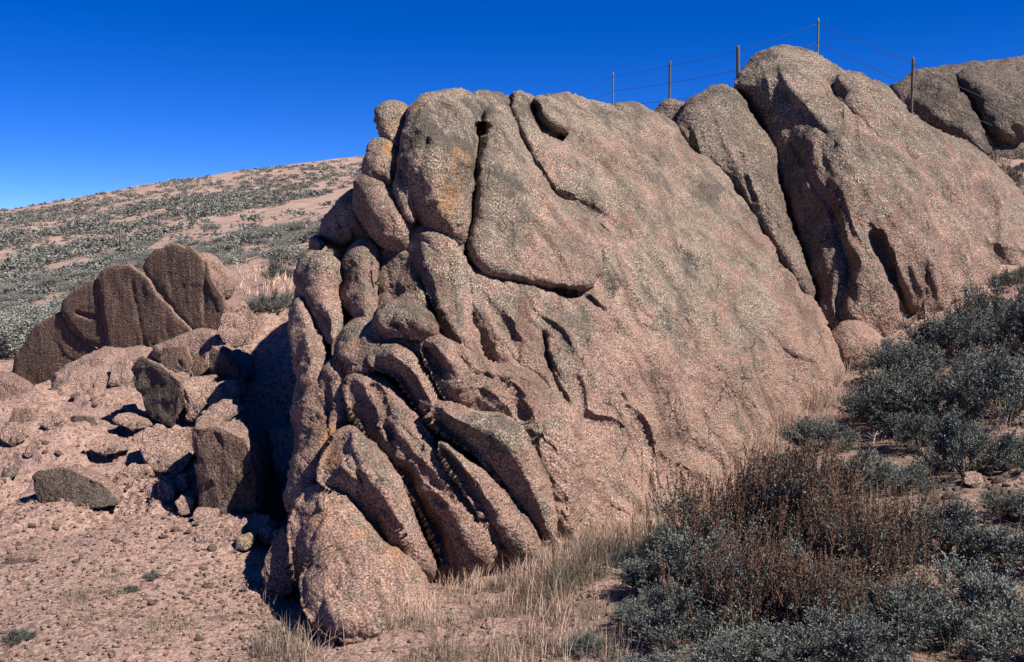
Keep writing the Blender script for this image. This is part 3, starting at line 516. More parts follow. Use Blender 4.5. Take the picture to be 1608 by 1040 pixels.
hull('block', 'big upright rock block with a streaked brown face beside the black shadow', 'rock block', [(303,672,0),(312,798,-.10),(350,812,-.22),(412,800,-.16),(386,690,-.12),(345,672,-.02),(320,650,.40),(380,652,.42),(412,684,.30),(424,712,.26)], base=(360,806), seed=3, deep=.3, varn_shade=vblock)
hull('rock_column', 'short narrow rock column leaning on the right side of the big upright block', 'rock', [(396,735,-.05),(400,722,0),(424,716,.05),(430,760,-.05),(438,802,-.12),(404,810,-.22),(398,770,-.14)], base=(415,808), seed=4, deep=.15, varn_shade=lambda U,V_,N: sstep(.5,.72,N@np.array([-.3,-.95,0]))*.55)
hull('boulder', 'dark tilted slab with a black hollow under its left edge amid the rubble', 'boulder', [(203,580,.12),(222,562,.12),(250,575,.0),(283,600,-.12),(292,640,-.10),(270,670,-.14),(234,658,-.02),(215,610,.05)], base=(262,668), mat=M_dark, seed=5, deep=.22)
hull('boulder', 'pink jointed block on the right of the dark tilted slab', 'boulder', [(284,606,0),(300,590,.15),(335,590,.2),(352,612,.2),(340,650,0),(322,664,-.05),(292,662,-.04)], base=(300,668), varn_shade=vnone, mat=M_ledge, seed=6)
hull('flat_rock', 'flat pink rock with a pointed tip lying on top of the upright block', 'rock', [(316,655,0),(330,640,.1),(350,627,.25),(378,633,.2),(384,640,.05),(366,656,-.1),(342,671,-.16),(325,668,-.1)], d0=8.25, varn_shade=vnone, mat=M_ledge, seed=7, deep=.1, bev=.01)
hull('boulder', 'pink rounded boulder behind the flat pointed rock', 'boulder', [(318,620,0),(330,600,.1),(368,600,.2),(382,620,.15),(378,640,0),(330,645,-.05)], d0=9.1, varn_shade=vnone, mat=M_ledge, seed=8)
hull('boulder', 'dark two-faced boulder between the pink ramp and the shadow', 'boulder', [(328,556,0),(332,542,.05),(352,556,-.04),(372,574,-.05),(388,592,0),(380,608,-.1),(352,604,-.08),(333,585,-.02)], d0=10.1, mat=M_dark, seed=9)
hull('flat_boulder', 'long low dark rock face set in the gravel at the lower left', 'boulder', [(52,750,0),(60,742,.03),(95,735,.08),(140,748,.08),(165,762,.05),(190,792,-.02),(140,800,-.08),(90,796,-.08),(56,786,-.04)], base=(120,794), mat=M_dark, seed=10, deep=.22, bev=.012)
hull('rock', 'long low shadowed grey rock lying in the middle of the pink bedrock', 'rock', [(108,670,0),(114,657,.04),(150,655,.05),(158,672,0),(130,674,-.05)], base=(130,672), mat=M_dark, seed=11, deep=.1, bev=.008)
hull('rock', 'pale flat rock at the foot of the bedrock hump with black shade under it', 'rock', [(143,625,0),(150,616,.1),(185,614,.2),(202,622,.2),(198,634,0),(172,640,-.08),(150,634,-.06)], base=(170,636), varn_shade=vnone, mat=M_ledge, seed=12, deep=.1, bev=.01)
hull('rock', 'tilted orange-pink oblong rock near the left edge', 'rock', [(36,708,0),(52,684,.05),(66,690,.05),(64,702,0),(46,720,-.06),(34,716,-.04)], base=(48,716), varn_shade=vnone, mat=M_ledge, seed=13, deep=.08, bev=.008)
hull('rock', 'greenish lichen-covered rock at the left edge above the gravel', 'rock', [(2,746,0),(10,728,.05),(24,732,.03),(26,746,-.03),(12,754,-.05)], base=(14,752), varn_shade=lambda U,V_,N: np.full(len(N),.35), mat=M_grey, seed=14, deep=.08, bev=.01)
hull('rock', 'small dark pointed rock at the far left edge', 'rock', [(6,702,0),(12,686,.05),(24,700,0),(20,704,-.03)], base=(14,702), mat=M_dark, seed=15, deep=.08, bev=.008)
hull('rock', 'flat dark stone almost buried in the gravel at the left edge', 'rock', [(4,878,0),(20,872,.05),(58,872,.05),(60,878,0),(40,886,-.04),(8,888,-.04)], base=(30,882), mat=M_dark, seed=16, deep=.12, bev=.008)
hull('rock', 'yellow stone in front of the big upright block', 'rock', [(370,862,0),(374,846,.03),(388,838,.05),(400,842,.04),(402,854,0),(384,866,-.04)], base=(386,864), varn_shade=vnone, mat=granite('yellow_rock', pink=(.55,.42,.25), lichen=.2), seed=17, deep=.06, bev=.01)
hull('rock', 'pink cube-shaped stone left of the yellow stone', 'rock', [(304,850,0),(306,834,.03),(326,832,.05),(330,848,0),(318,858,-.03)], base=(316,856), varn_shade=vnone, mat=M_ledge, seed=18, deep=.06, bev=.008)
hull('rock', 'wide pink flat ledge between the yellow stone and the upright block', 'rock', [(330,838,0),(350,816,.2),(400,806,.3),(424,812,.25),(418,834,.0),(370,850,-.1),(336,850,-.06)], base=(372,846), varn_shade=vnone, mat=M_ledge, seed=19, deep=.1)
hull('rock', 'pale oblong stone lying in the open gravel', 'rock', [(206,842,0),(218,833,.04),(244,834,.05),(240,842,0),(220,849,-.03)], base=(222,846), varn_shade=vnone, mat=M_ledge, seed=20, deep=.05, bev=.006)
hull('rock', 'small pink stone resting against the long low dark rock', 'rock', [(90,788,0),(96,778,.03),(108,782,.02),(107,796,-.02),(94,798,-.03)], base=(100,798), varn_shade=vnone, mat=M_ledge, seed=21, deep=.04, bev=.006)
hull('rock', 'upper angular orange rock in the broken corner left of the upright block', 'rock', [(272,762,0),(274,750,.05),(290,746,.06),(296,768,0),(284,776,-.04)], base=(284,778), varn_shade=vnone, mat=M_ledge, seed=22, deep=.08, bev=.008)
hull('rock', 'lower square rock in the broken corner left of the upright block', 'rock', [(248,768,0),(252,756,.05),(270,760,.06),(275,784,-.02),(254,790,-.04)], base=(262,790), varn_shade=vnone, mat=M_ledge, seed=23, deep=.08, bev=.008)
hull('rock', 'jagged shaded rock wedged in the gap at the outcrop’s left foot'.replace('’', "'"), 'rock', [(418,930,0),(414,880,.1),(428,840,.2),(446,830,.2),(456,870,.05),(462,930,-.05),(440,945,-.08)], base=(440,940), varn_shade=lambda U,V_,N: np.full(len(N),.3), mat=M_slab, seed=24, deep=.2)
hull('rock', 'low lit bedrock corner between the dark tilted slab and the upright block', 'rock', [(215,700,0),(230,672,.25),(290,680,.2),(300,720,0),(285,745,-.1),(240,740,-.1)], base=(260,742), varn_shade=vnone, mat=M_ledge, seed=25, deep=.2)
hull('rock', 'pale pink stone in the dry grass below the outcrop', 'rock', [(754,985,0),(764,972,.03),(780,974,.03),(782,986,0),(768,990,-.02)], base=(768,988), varn_shade=vnone, mat=M_ledge, seed=26, deep=.05, bev=.008)
hull('rock', 'cream coloured flat stone at the edge of the dark bush shadow', 'rock', [(924,974,0),(930,966,.02),(942,968,.02),(940,976,0)], base=(932,975), varn_shade=vnone, mat=M_ledge, seed=27, deep=.03, bev=.005)
hull('rock', 'pale wedge-shaped stone at the top of the right-hand rubble patch', 'rock', [(1512,756,0),(1516,744,.05),(1546,744,.05),(1550,764,0),(1540,770,-.03),(1516,762,-.03)], base=(1532,766), varn_shade=vnone, mat=M_ledge, seed=28, deep=.08, bev=.008)
more = [
 ([(96,600,0),(120,572,.25),(150,560,.3),(176,566,.25),(170,596,0),(130,608,-.1)], (132,612), 0, 'wide pale pink slab stepping up to the foot of the big brown slab'),
 ([(172,604,0),(176,572,.2),(206,560,.25),(214,590,.1),(200,612,-.05)], (190,616), 0, 'angular pink block on the bedrock hump beside the black hollow'),
 ([(340,520,0),(350,492,.2),(384,482,.25),(404,500,.15),(396,540,-.05),(356,548,-.1)], (372,552), 0, 'tilted pink slab at the top of the ramp beside the brown slab'),
 ([(250,574,0),(256,548,.08),(292,544,.05),(304,578,-.06),(280,588,-.1)], (278,590), 1, 'dark-faced wedge under the big brown slab, left of the narrow block'),
 ([(286,700,0),(292,672,.15),(312,668,.1),(306,716,-.05)], (298,718), 0, 'pink shard wedged between the pink jointed block and the upright block'),
 ([(0,690,0),(8,664,.15),(34,668,.1),(40,690,0),(18,700,-.05)], (20,702), 0, 'pink bedrock corner at the left edge above the small dark pointed rock'),
 ([(132,700,0),(150,684,.15),(196,690,.15),(204,706,0),(160,716,-.1)], (166,716), 0, 'broad flat pink plate below the long grey rock'),
 ([(190,744,0),(206,726,.12),(234,730,.1),(238,750,0),(212,758,-.06)], (214,758), 0, 'flat pink plate left of the broken corner'),
 ([(104,600,0),(112,588,.1),(146,596,.1),(150,612,0),(128,618,-.05)], (128,618), 0, 'small square pink block at the left end of the bedrock hump'),
 ([(176,660,0),(190,646,.08),(226,654,.1),(238,668,.0),(210,676,-.06)], (208,676), 0, 'flat pink plate leaning below the black hollow'),
 ([(226,700,0),(244,690,.06),(272,694,.06),(276,708,0),(246,714,-.04)], (250,714), 0, 'thin plate lying left of the upright block'),
 ([(300,585,0),(306,560,.05),(322,556,.05),(330,586,0),(316,600,-.05)], (316,602), 1, 'narrow brown block standing between the jointed ledge and the pink block'),
 ([(258,600,.1),(272,584,.2),(300,586,.2),(300,612,.1),(280,618,.02)], (284,622), 0, 'pink wedge between the bedrock hump and the narrow block'),
 ([(352,560,.2),(372,548,.3),(396,560,.3),(400,590,.1),(384,600,.0)], (388,604), 0, 'pale block sitting on top of the dark two-faced boulder'),
 ([(232,722,0),(250,712,.06),(268,722,.05),(264,742,-.02),(240,744,-.03)], (250,746), 0, 'cracked orange-pink block above the broken corner'),
 ([(64,668,0),(78,650,.1),(104,652,.1),(106,670,0),(84,678,-.05)], (84,678), 0, 'pale pink block left of the long grey rock'),
 ([(12,660,0),(22,640,.1),(52,642,.1),(58,664,0),(34,672,-.05)], (34,672), 1, 'brown block at the left edge under the mottled rock'),
 ([(300,812,0),(312,800,.1),(342,806,.08),(338,824,0),(314,828,-.04)], (318,828), 0, 'flat grey-pink plate against the foot of the upright block'),
 ([(276,790,0),(284,776,.05),(304,784,.05),(302,806,0),(284,810,-.04)], (290,810), 0, 'angular chip left of the foot of the upright block'),
 ([(404,842,0),(412,826,.1),(432,828,.1),(436,852,0),(418,860,-.04)], (420,862), 1, 'brown chip between the yellow stone and the outcrop'),
 ([(340,838,0),(346,828,.05),(362,830,.04),(362,842,0),(350,846,-.03)], (352,846), 1, 'small dark stone between the pink cube and the yellow stone')]
for i, (pts, bs, dk, lb) in enumerate(more): hull('rock', lb, 'rock', pts, base=bs, varn_shade=vface if dk else vnone, mat=M_slab if dk else M_ledge, seed=120 + i, deep=.12, bev=.006, res=.04)
# ---------------- fence on the crest ----------------
wb = NB('weathered_wood'); c_ = wb.co(); M_wood = wb.out(wb.mix(wb.noise(wb.mapv(c_, (60, 60, 5)), 1, 4), (.07, .055, .045), (.17, .14, .11)), wb.bump(wb.noise(wb.mapv(c_, (90, 90, 6)), 1), .5, .01))
sb = NB('painted_steel_post', .5); M_steel = sb.out(sb.mix(sb.noise(sb.co(), 9), (.10, .12, .08), (.19, .20, .14)))
wr = NB('rusty_wire', .6); M_wire = wr.out(wr.mix(wr.noise(wr.co(), 6), (.035, .04, .05), (.07, .075, .08)))
def tube(P, r, n=6, cap=True):
    P = np.asarray(P, float); V = []; Q = []; r = np.broadcast_to(r, len(P))
    for i, p in enumerate(P):
        t = P[min(i+1, len(P)-1)] - P[max(i-1, 0)]; t /= np.linalg.norm(t); a = np.cross(t, [0, .3, 1] if abs(t[2]) < .9 else [1, 0, 0]); a /= np.linalg.norm(a); b = np.cross(t, a)
        for k in range(n): V.append(p + r[i] * (math.cos(2*math.pi*k/n) * a + math.sin(2*math.pi*k/n) * b))
    for i in range(len(P) - 1):
        for k in range(n): Q.append([i*n+k, i*n+(k+1)%n, (i+1)*n+(k+1)%n, (i+1)*n+k])
    T = []
    if cap:
        for s, o in ((0, 1), (len(P) - 1, -1)):
            V.append(P[s]); c = len(V) - 1
            for k in range(n): T.append([c, s*n+(k+1)%n, s*n+k][::o])
    return np.array(V), Q, T
posts = [(963,114,172,26.0,.02,0,M_steel),(1052,96,178,22.0,.026,0,M_wood),(1161,72,140,19.8,.038,-.05,M_wood),(1285,29,130,20.0,.022,0,M_steel),(1434,90,196,16.6,.024,.0,M_wood)]
f0 = unproj(1200, 160, 20); fence = thing('wire_fence', 'strand wire fence on five thin posts along the crest behind the rocks', 'fence', tuple(f0))
tops = []
for u, v0, v1, d, r, tilt, m in posts:
    T_ = unproj(u + tilt * 40, v0, d); B_ = np.array([unproj(u, v1, d)[0], T_[1], unproj(u, v1, d)[2] - .9]); tops.append((T_, B_))
    P = [B_ + (T_ - B_) * t for t in (0, .3, .6, .97, 1)]
    if m is M_steel:
        V, Q, T = tube(P, [r, r, r, r, r * .9], 4)
    else: V, Q, T = tube(P, [r * 1.1, r, r, r * .98, r * .8], 9)
    V = V + .006 * perlin(V * 6, 3)[:, None]
    link('post', make_mesh('post', V - f0, [Q, T], m, smooth=m is M_wood), fence)
ends = [tops[0]] ; line = [(unproj(900, 150, 38), unproj(900, 250, 38))] + tops + [(unproj(1560, 150, 15.6), unproj(1560, 260, 15.6))]
for k, (drop, i0) in enumerate([(.10, 0), (.47, 0), (.85, 0), (1.2, 0)]):
    for a, b in zip(line[i0:-1], line[i0+1:]):
        if drop > .6 and b is line[-1]: continue
        A = a[0] - [0, 0, drop]; B = b[0] - [0, 0, drop]; pts = [A + (B - A) * t - np.array([0, 0, 0.02 * 4 * t * (1 - t)]) for t in np.linspace(0, 1, 9)]
        V, Q, T = tube(pts, .0050, 4); link('wire', make_mesh('wire', V - f0, [Q, T], M_wire), fence)
P_ = on_ground(190, 402); hp = thing('fence_post', 'lone thin grey post on the sagebrush hillside above the big slab', 'post', P_)
dq = proj(np.array(P_)[None])[2][0]; V, Q, T = tube([(0, 0, -.3), (0, 0, .8), (.01, 0, dq * 45 / F)], .055 * dq / 50, 6); link('post_shaft', make_mesh('post_shaft', V, [Q, T], M_wood), hp)
# ---------------- loose stones and gravel ----------------
def stone_mesh(name, seed, mat, sub=2, flat=.6):
    bm = bmesh.new(); bmesh.ops.create_icosphere(bm, subdivisions=sub, radius=1)
    V = np.array([v.co[:] for v in bm.verts]); T = np.array([[v.index for v in f.verts] for f in bm.faces]); bm.free()
    g = np.random.default_rng(seed)
    for _ in range(9):                                   # chop flat facets
        n = g.normal(size=3); n /= np.linalg.norm(n); k = g.uniform(.45, .8); h = V @ n; V = V - np.clip(h - k, 0, None)[:, None] * n
    V = V * np.array([1, g.uniform(.6, .95), flat * g.uniform(.7, 1.2)]) + .05 * fbm(V * 2.2, 2, seed)[:, None]
    V[:, 2] -= V[:, 2].min() * .7
    return make_mesh(name, V, T, mat, smooth=False, mask=np.zeros((len(V), 3)) + .05)
M_stone = [granite('loose_stone', pink=p, fine=1, lichen=l) for p, l in (((.47, .30, .245), .1), ((.55, .40, .33), .15), ((.34, .23, .19), .4))]
SM = [stone_mesh('stone', 100 + i, M_stone[i % 3]) for i in range(7)]
def in_poly(poly, n, seed):
    g = np.random.default_rng(seed); p = np.array(poly, float); lo, hi = p.min(0), p.max(0); out = np.zeros((0, 2))
    while len(out) < n:
        q = g.uniform(lo, hi, (n * 2, 2)); out = np.vstack([out, q[inside(q, p)]])
    return out[:n]
def scatter_ground(poly, n, seed, rmax=60, uniform=True):
    """points on the ground whose picture falls in poly, even per square metre"""
    q = in_poly(poly, n * 4, seed); P, d = raycast(q[:, 0], q[:, 1], rmax, 200); ok = ~np.isnan(d); P, d, q = P[ok], d[ok], q[ok]
    if uniform:
        w_ = d ** 3; w_ /= w_.sum(); k = np.random.default_rng(seed + 1).choice(len(P), min(n, len(P)), replace=False, p=w_); return P[k], d[k]
    return P[:n], d[:n]
def stones(poly, n, smin, smax, label, group, seed, cat='stone'):
    P, d = scatter_ground(poly, n, seed, 60, False); g = random.Random(seed)
    for i, p in enumerate(P):
        s = (smin + (smax - smin) * g.random() ** 2.2) * d[i] / F / 2
        o = link('stone', SM[g.randrange(7)], loc=p + [0, 0, -s * .15], label=label, category=cat, group=group)
        o.scale = (s, s, s); o.rotation_euler = (g.uniform(-.35, .35), g.uniform(-.35, .35), g.uniform(0, 6.28))
stones([(1440,745),(1500,730),(1608,735),(1608,860),(1520,850),(1450,800)], 60, 10, 42, 'broken pink stone in the rubble patch at the right edge between bushes', 'stones in the rubble patch at the right edge', 1)
stones([(0,820),(420,820),(430,930),(460,1035),(0,1035)], 55, 8, 20, 'small pink stone strewn on the open gravel slope at the lower left', 'stones strewn on the open gravel at the lower left', 2)
stones([(60,620),(230,650),(300,690),(270,780),(200,780),(150,730),(40,740),(10,660)], 30, 8, 26, 'small broken stone on the pink bedrock slope below the brown slab', 'stones on the bedrock slope below the brown slab', 3)
stones([(235,740),(310,775),(320,840),(430,830),(420,870),(300,870),(240,800)], 26, 9, 26, 'angular stone in the rubble at the foot of the upright block', 'rubble stones at the foot of the upright block', 4)
stones([(1150,690),(1240,700),(1240,740),(1130,760),(1060,790)], 12, 9, 26, 'pink stone beside the outcrop foot above the brown seed-head bush', 'stones beside the outcrop foot above the brown bush', 5)
stones([(1330,560),(1370,560),(1350,650),(1320,640)], 12, 8, 20, 'pale stone on the bare strip between the outcrop and the sagebrush', 'stones on the bare strip beside the sagebrush', 6)
stones([(700,930),(900,880),(960,950),(940,1030),(700,1030)], 26, 8, 26, 'pink stone among dry grass at the bottom centre', 'stones among dry grass at the bottom centre', 7)
stones([(230,375),(330,340),(560,305),(560,330),(480,350),(330,370),(260,400)], 60, 4, 11, 'pale rock on the bare strip crossing the sagebrush hillside', 'pale rocks on the bare hillside strip', 8)
stones([(20,420),(200,380),(200,410),(100,470),(20,520)], 30, 4, 13, 'pale rock between the sagebrush clumps on the left hillside', 'pale rocks among hillside sagebrush', 9)
def merged(name, proto, P, S, seed, mats, **kw):
    """many small instances of a few prototype shapes joined into one mesh"""
    g = np.random.default_rng(seed); VV = []; TT_ = []; MI = []; off = 0; kk = g.integers(0, len(proto), len(P))
    for k, (v, t, m) in enumerate(proto):
        idx = np.where(kk == k)[0]
        if not len(idx): continue
        a = g.uniform(0, 2 * math.pi, len(idx)); ca, sa = np.cos(a), np.sin(a); s = S[idx][:, None]
        x = v[None, :, 0] * ca[:, None] - v[None, :, 1] * sa[:, None]; y = v[None, :, 0] * sa[:, None] + v[None, :, 1] * ca[:, None]
        W = np.stack([x * s, y * s, v[None, :, 2] * s + 0 * x], -1) + P[idx][:, None, :]
        VV.append(W.reshape(-1, 3)); TT_.append((t[None] + (np.arange(len(idx)) * len(v))[:, None, None] + off).reshape(-1, t.shape[1])); MI.append(np.full(len(idx) * len(t), m)); off += len(idx) * len(v)
    me = make_mesh(name, np.vstack(VV), np.vstack(TT_), mats=mats, midx=np.concatenate(MI), smooth=False)
    return link(name, me, **kw)
def me_np(me):
    V = np.empty(len(me.vertices) * 3, np.float32); me.vertices.foreach_get('co', V); T = np.empty(len(me.loops), np.int32); me.loops.foreach_get('vertex_index', T)
    return V.reshape(-1, 3).astype(float), T.reshape(-1, 3)
peb = [me_np(stone_mesh('pebble', 200 + i, None, 1, .7)) + (i % 3,) for i in range(6)]
g_ = np.random.default_rng(5)
for poly, n, sd, sm_ in (([(0,750),(300,740),(460,800),(460,1040),(0,1040)], 8000, 21, 1), ([(380,900),(1000,800),(1000,1040),(380,1040)], 2500, 22, 1), ([(1050,560),(1380,540),(1608,700),(1608,1040),(1050,1040)], 2500, 23, 1)):
    P, d = scatter_ground(poly, n, sd, 20)
    s = .0035 + .019 * g_.random(len(P)) ** 5
    merged('gravel', peb, P - [0, 0, .001], s, sd, M_stone, kind='stuff')
# ---------------- vegetation ----------------
def leafmat(name, a, b, rough=.7, trans=0.):
    m = NB(name, rough); c = m.co(); oi = m.n('ObjectInfo').outputs['Random']
    f = m.noise(c, 7, 3); f2 = m.vor(c, 55, 'Color'); f2 = m.n('SeparateColor', {'Color': f2}).outputs[0]
    col = m.mix(m.ramp(m.math('MULTIPLY_ADD', f2, .6, m.math('MULTIPLY', f, .4)), .25, .75), a, b)
    col = m.mix(m.math('MULTIPLY', oi, .35), col, tuple(x * .72 for x in a))
    return m.out(col)
M_sage = leafmat('sage_leaves', (.045, .054, .046), (.26, .285, .25))
M_twig = leafmat('sage_twigs', (.06, .048, .04), (.15, .12, .10))
M_seed = leafmat('seed_heads', (.09, .055, .038), (.27, .165, .11))
M_hill = leafmat('hill_sage', (.17, .175, .15), (.33, .335, .29))
M_grass = leafmat('dry_grass', (.40, .27, .20), (.66, .47, .37))
M_grassg = leafmat('grey_grass', (.11, .095, .07), (.27, .215, .16))
def leaves(C, Dr, L, W, g, jit=.6):
    """narrow two-triangle leaves at C pointing along Dr"""
    n = len(C); Dr = Dr + g.normal(scale=jit, size=(n, 3)); Dr /= np.linalg.norm(Dr, axis=1)[:, None]
    S = np.cross(Dr, g.normal(size=(n, 3))); S /= np.linalg.norm(S, axis=1)[:, None] + 1e-9
    L = (L * g.uniform(.6, 1.3, n))[:, None]; W = (W * g.uniform(.7, 1.3, n))[:, None]
    V = np.stack([C, C + Dr * L * .6 + S * W, C + Dr * L, C + Dr * L * .6 - S * W], 1).reshape(-1, 3)
    i = np.arange(n)[:, None] * 4; return V, i + np.array([[0, 1, 2, 3]])
def twigs(A, B, r):
    n = len(A); Dr = B - A; S = np.cross(Dr, [0.3, 0.2, 1.]); S /= np.linalg.norm(S, axis=1)[:, None] + 1e-9; U = np.cross(Dr, S); U /= np.linalg.norm(U, axis=1)[:, None] + 1e-9
    ring = [S, -.5 * S + .87 * U, -.5 * S - .87 * U]; V = np.stack([A + r * k for k in ring] + [B + r * .5 * k for k in ring], 1).reshape(-1, 3)
    i = np.arange(n)[:, None, None] * 6; q = np.array([[0, 1, 4, 3], [1, 2, 5, 4], [2, 0, 3, 5]])[None]
    return V, (i + q).reshape(-1, 4)
def bush_data(seed, ntw=640, nl=26, up=.45, leafL=.042, leafW=.0068, seeds=0, shape=1.):
    """unit-radius sagebrush: curved branches, twig sprays and leaf tufts in uneven clumps"""
    g = np.random.default_rng(seed); nc = 26
    cd = g.normal(size=(nc, 3)); cd[:, 2] = np.abs(cd[:, 2]) * .8 + up; cd /= np.linalg.norm(cd, axis=1)[:, None]
    cr = g.uniform(.62, 1.0, nc); cc = cd * cr[:, None] * [1, 1, .85 * shape]
    A = []; B = []
    for i in range(nc):
        mid = cc[i] * .5 * [1.15, 1.15, .8]; A += [np.zeros(3), mid]; B += [mid, cc[i] * .9]
    k = g.integers(0, nc, ntw); base = cc[k] * g.uniform(.45, .85, ntw)[:, None]
    out = cc[k] / np.linalg.norm(cc[k], axis=1)[:, None]; dr = out * .55 + [0, 0, .5] + g.normal(scale=.42, size=(ntw, 3)); dr /= np.linalg.norm(dr, axis=1)[:, None]
    ln = g.uniform(.16, .36, ntw); tip = base + dr * ln[:, None]; A2 = np.array(A); B2 = np.array(B)
    V1, Q1 = twigs(A2, B2, .014); V2, Q2 = twigs(base, tip, .0045)
    Vt = np.vstack([V1, V2]); Qt = np.vstack([Q1, Q2 + len(V1)])
    t = g.uniform(.25, 1.05, (ntw, nl)); C = base[:, None] + (tip - base)[:, None] * t[..., None] + g.normal(scale=.014, size=(ntw, nl, 3))
    Vl, Ql = leaves(C.reshape(-1, 3), np.repeat(dr, nl, 0), leafL, leafW, g, .55)
    res = [Vt, Qt, Vl, Ql]
    if seeds:
        k = g.integers(0, nc, seeds); b = cc[k] * g.uniform(.6, 1.05, seeds)[:, None] + g.normal(scale=.12, size=(seeds, 3)) * [1, 1, .4]
        d2 = np.array([0, 0, 1.]) + g.normal(scale=.16, size=(seeds, 3)) + b * .15; l2 = g.uniform(.2, .42, seeds); tp = b + d2 * l2[:, None]
        V3, Q3 = twigs(b, tp, .0035); n3 = 46; t3 = g.uniform(.3, 1.0, (seeds, n3)); C3 = b[:, None] + (tp - b)[:, None] * t3[..., None] + g.normal(scale=.008, size=(seeds, n3, 3)) * (1.2 - t3)[..., None] * 1.6
        V4, Q4 = leaves(C3.reshape(-1, 3), np.repeat(d2, n3, 0), .020, .0064, g, .32)
        res += [np.vstack([V3, V4]), np.vstack([Q3, Q4 + len(V3)])]
    return res
def bush_proto(seed, **k):
    r = bush_data(seed, **k); o = [make_mesh('twigs', r[0], r[1], M_twig, smooth=False), make_mesh('foliage', r[2], r[3], M_sage, smooth=False)]
    if len(r) > 4: o.append(make_mesh('seed_stalks', r[4], r[5], M_seed, smooth=False))
    return o
SAGE = [bush_proto(300 + i) for i in range(4)]
BROWN = [bush_proto(320 + i, ntw=420, nl=22, seeds=400, shape=.9) for i in range(2)]
def place_bush(u, v, rpx, label, proto, name='sagebrush', cat='bush', group=None, zs=1., seed=0, hz=None):
    """u, v: where the bush's foot stands in the picture; rpx: radius"""
    P, d = raycast([u], [v]); r = 1.45 * rpx * d[0] / F; g = random.Random(int(u * 7 + v)); o = thing(name, label, cat, P[0] - [0, 0, r * .06], group)
    o.rotation_euler = (g.uniform(-.08, .08), g.uniform(-.08, .08), g.uniform(0, 6.28)); o.scale = (r, r * g.uniform(.85, 1.1), r * zs)
    for m in proto: link(m.name.split('.')[0], m, o)
    return o
bl = [
 (1035,930,66,.9,3,'dark bush at the left tip of the foreground thicket, next to the bare path'),
 (985,890,30,.8,0,'little grey bush just left of the foreground thicket below the pale grass'),
 (1000,985,48,.75,1,'small sagebrush in the black shadow left of the foreground thicket'),
 (925,1025,40,.7,2,'low grey-green plant at the bottom edge among the grey grass'),
 (1540,610,60,.9,1,'sagebrush squeezed between the two upper rows on the right'),
 (1435,700,60,.9,3,'sagebrush behind the rubble patch, left of the tall one'),
 (1600,820,60,.8,2,'small bush at the right edge just below the rubble'),
 (1400,1000,90,.8,0,'dense bush in the dark foreground hollow at the lower right'),
 (1105,930,92,1.0,1,'dark bush throwing the black shadow left of the foreground stalks'),
 (1250,950,90,.9,2,'dark bush half hidden under the foreground seed stalks'), # foot u, v, radius px, height scale, kind, label
 (1565,520,70,.9,0,'dark sagebrush highest on the right, against the foot of the dome'),
 (1490,565,72,.95,1,'sagebrush at the left end of the upper right row'),
 (1625,560,75,1.0,2,'sagebrush cut off by the right edge in the upper row'),
 (1420,600,62,1.0,3,'grey sagebrush just right of the low pink boulder'),
 (1390,665,70,1.0,0,'sagebrush standing over a black hollow beside the bare strip'),
 (1480,665,80,1.05,1,'broad sagebrush in the middle of the right-hand thicket'),
 (1580,650,85,1.0,2,'sagebrush in the second row at the right edge'),
 (1292,712,56,.85,3,'round compact sagebrush nearest the outcrop face above the brown stalks'),
 (1345,760,66,.75,0,'low sagebrush left of centre in the lower thicket, above brown seed stalks'),
 (1415,765,60,.75,1,'low spreading sagebrush above the left end of the rubble patch'),
 (1520,745,74,1.1,2,'tall sagebrush immediately above the rubble patch'),
 (1600,735,55,.8,3,'small sagebrush at the right edge just above the rubble'),
 (1240,745,45,.7,1,'small low sagebrush between the round bush and the brown stalks'),
 (1480,870,80,.9,2,'sagebrush directly below the left end of the rubble patch'),
 (1585,890,80,.75,3,'sagebrush at the right edge below the rubble'),
 (1530,970,100,.85,0,'large foreground sagebrush near the bottom right corner'),
 (1440,1010,90,.85,1,'foreground sagebrush at the bottom left of the corner bush'),
 (1620,1050,110,.8,2,'sagebrush filling the bottom right corner'),
 (1300,1060,110,.8,3,'foreground sagebrush at the bottom edge below the brown stalks'),
 (1060,1010,80,.9,0,'dark sagebrush at the left end of the foreground thicket'),
 (1180,1070,100,.7,1,'low green-grey sagebrush at the bottom edge right of centre'),
 (1390,560,34,.8,2,'small grey shrub at the foot of the dome left of the thicket'),
 (1328,550,24,.8,3,'tiny dark shrub against the left side of the low pink boulder'),
 (1050,850,34,.8,1,'small grey shrub at the top of the black bush shadow'),
 (1010,1075,70,.6,2,'low sagebrush at the bottom edge left of the black shadow'),
 (1595,455,36,.8,0,'small shrub at the right edge beneath the dome'),
]
for u, v, r, zs, k, lb in bl: place_bush(u, v, r, lb, SAGE[k], zs=zs)
for u, v, r, zs, k, lb in [(1130,870,105,1.0,0,'brown seed-stalk sagebrush at the left of the foreground, beside the pale grass'),
 (1250,850,110,1.05,1,'tall brown seed-stalk sagebrush in the centre of the foreground thicket'),
 (1370,880,100,1.0,0,'brown seed-stalk sagebrush on the right, nearest the rubble patch'),
 (1190,980,110,.95,1,'brown-tipped sagebrush lowest in the foreground thicket'),
 (1330,985,100,.85,0,'brown-stalked sagebrush low in the foreground beside the large grey bush')]:
    place_bush(u, v, r, lb, BROWN[k], zs=zs)
for u, v, r, lb in [(32,1012,22,'single small sage plant on the bare gravel in the lower left corner'),(238,905,14,'tiny dark twiggy shrub on the open gravel'),(205,925,12,'tiny round dry shrub in the middle of the gravel'),(430,495,36,'grey shrub behind the pink bedrock ramp above the black shadow'),(440,440,30,'dull brown shrub between the pink hill and the shadow')]:
    place_bush(u, v, r, lb, SAGE[r % 4], name='small_shrub', zs=.8)
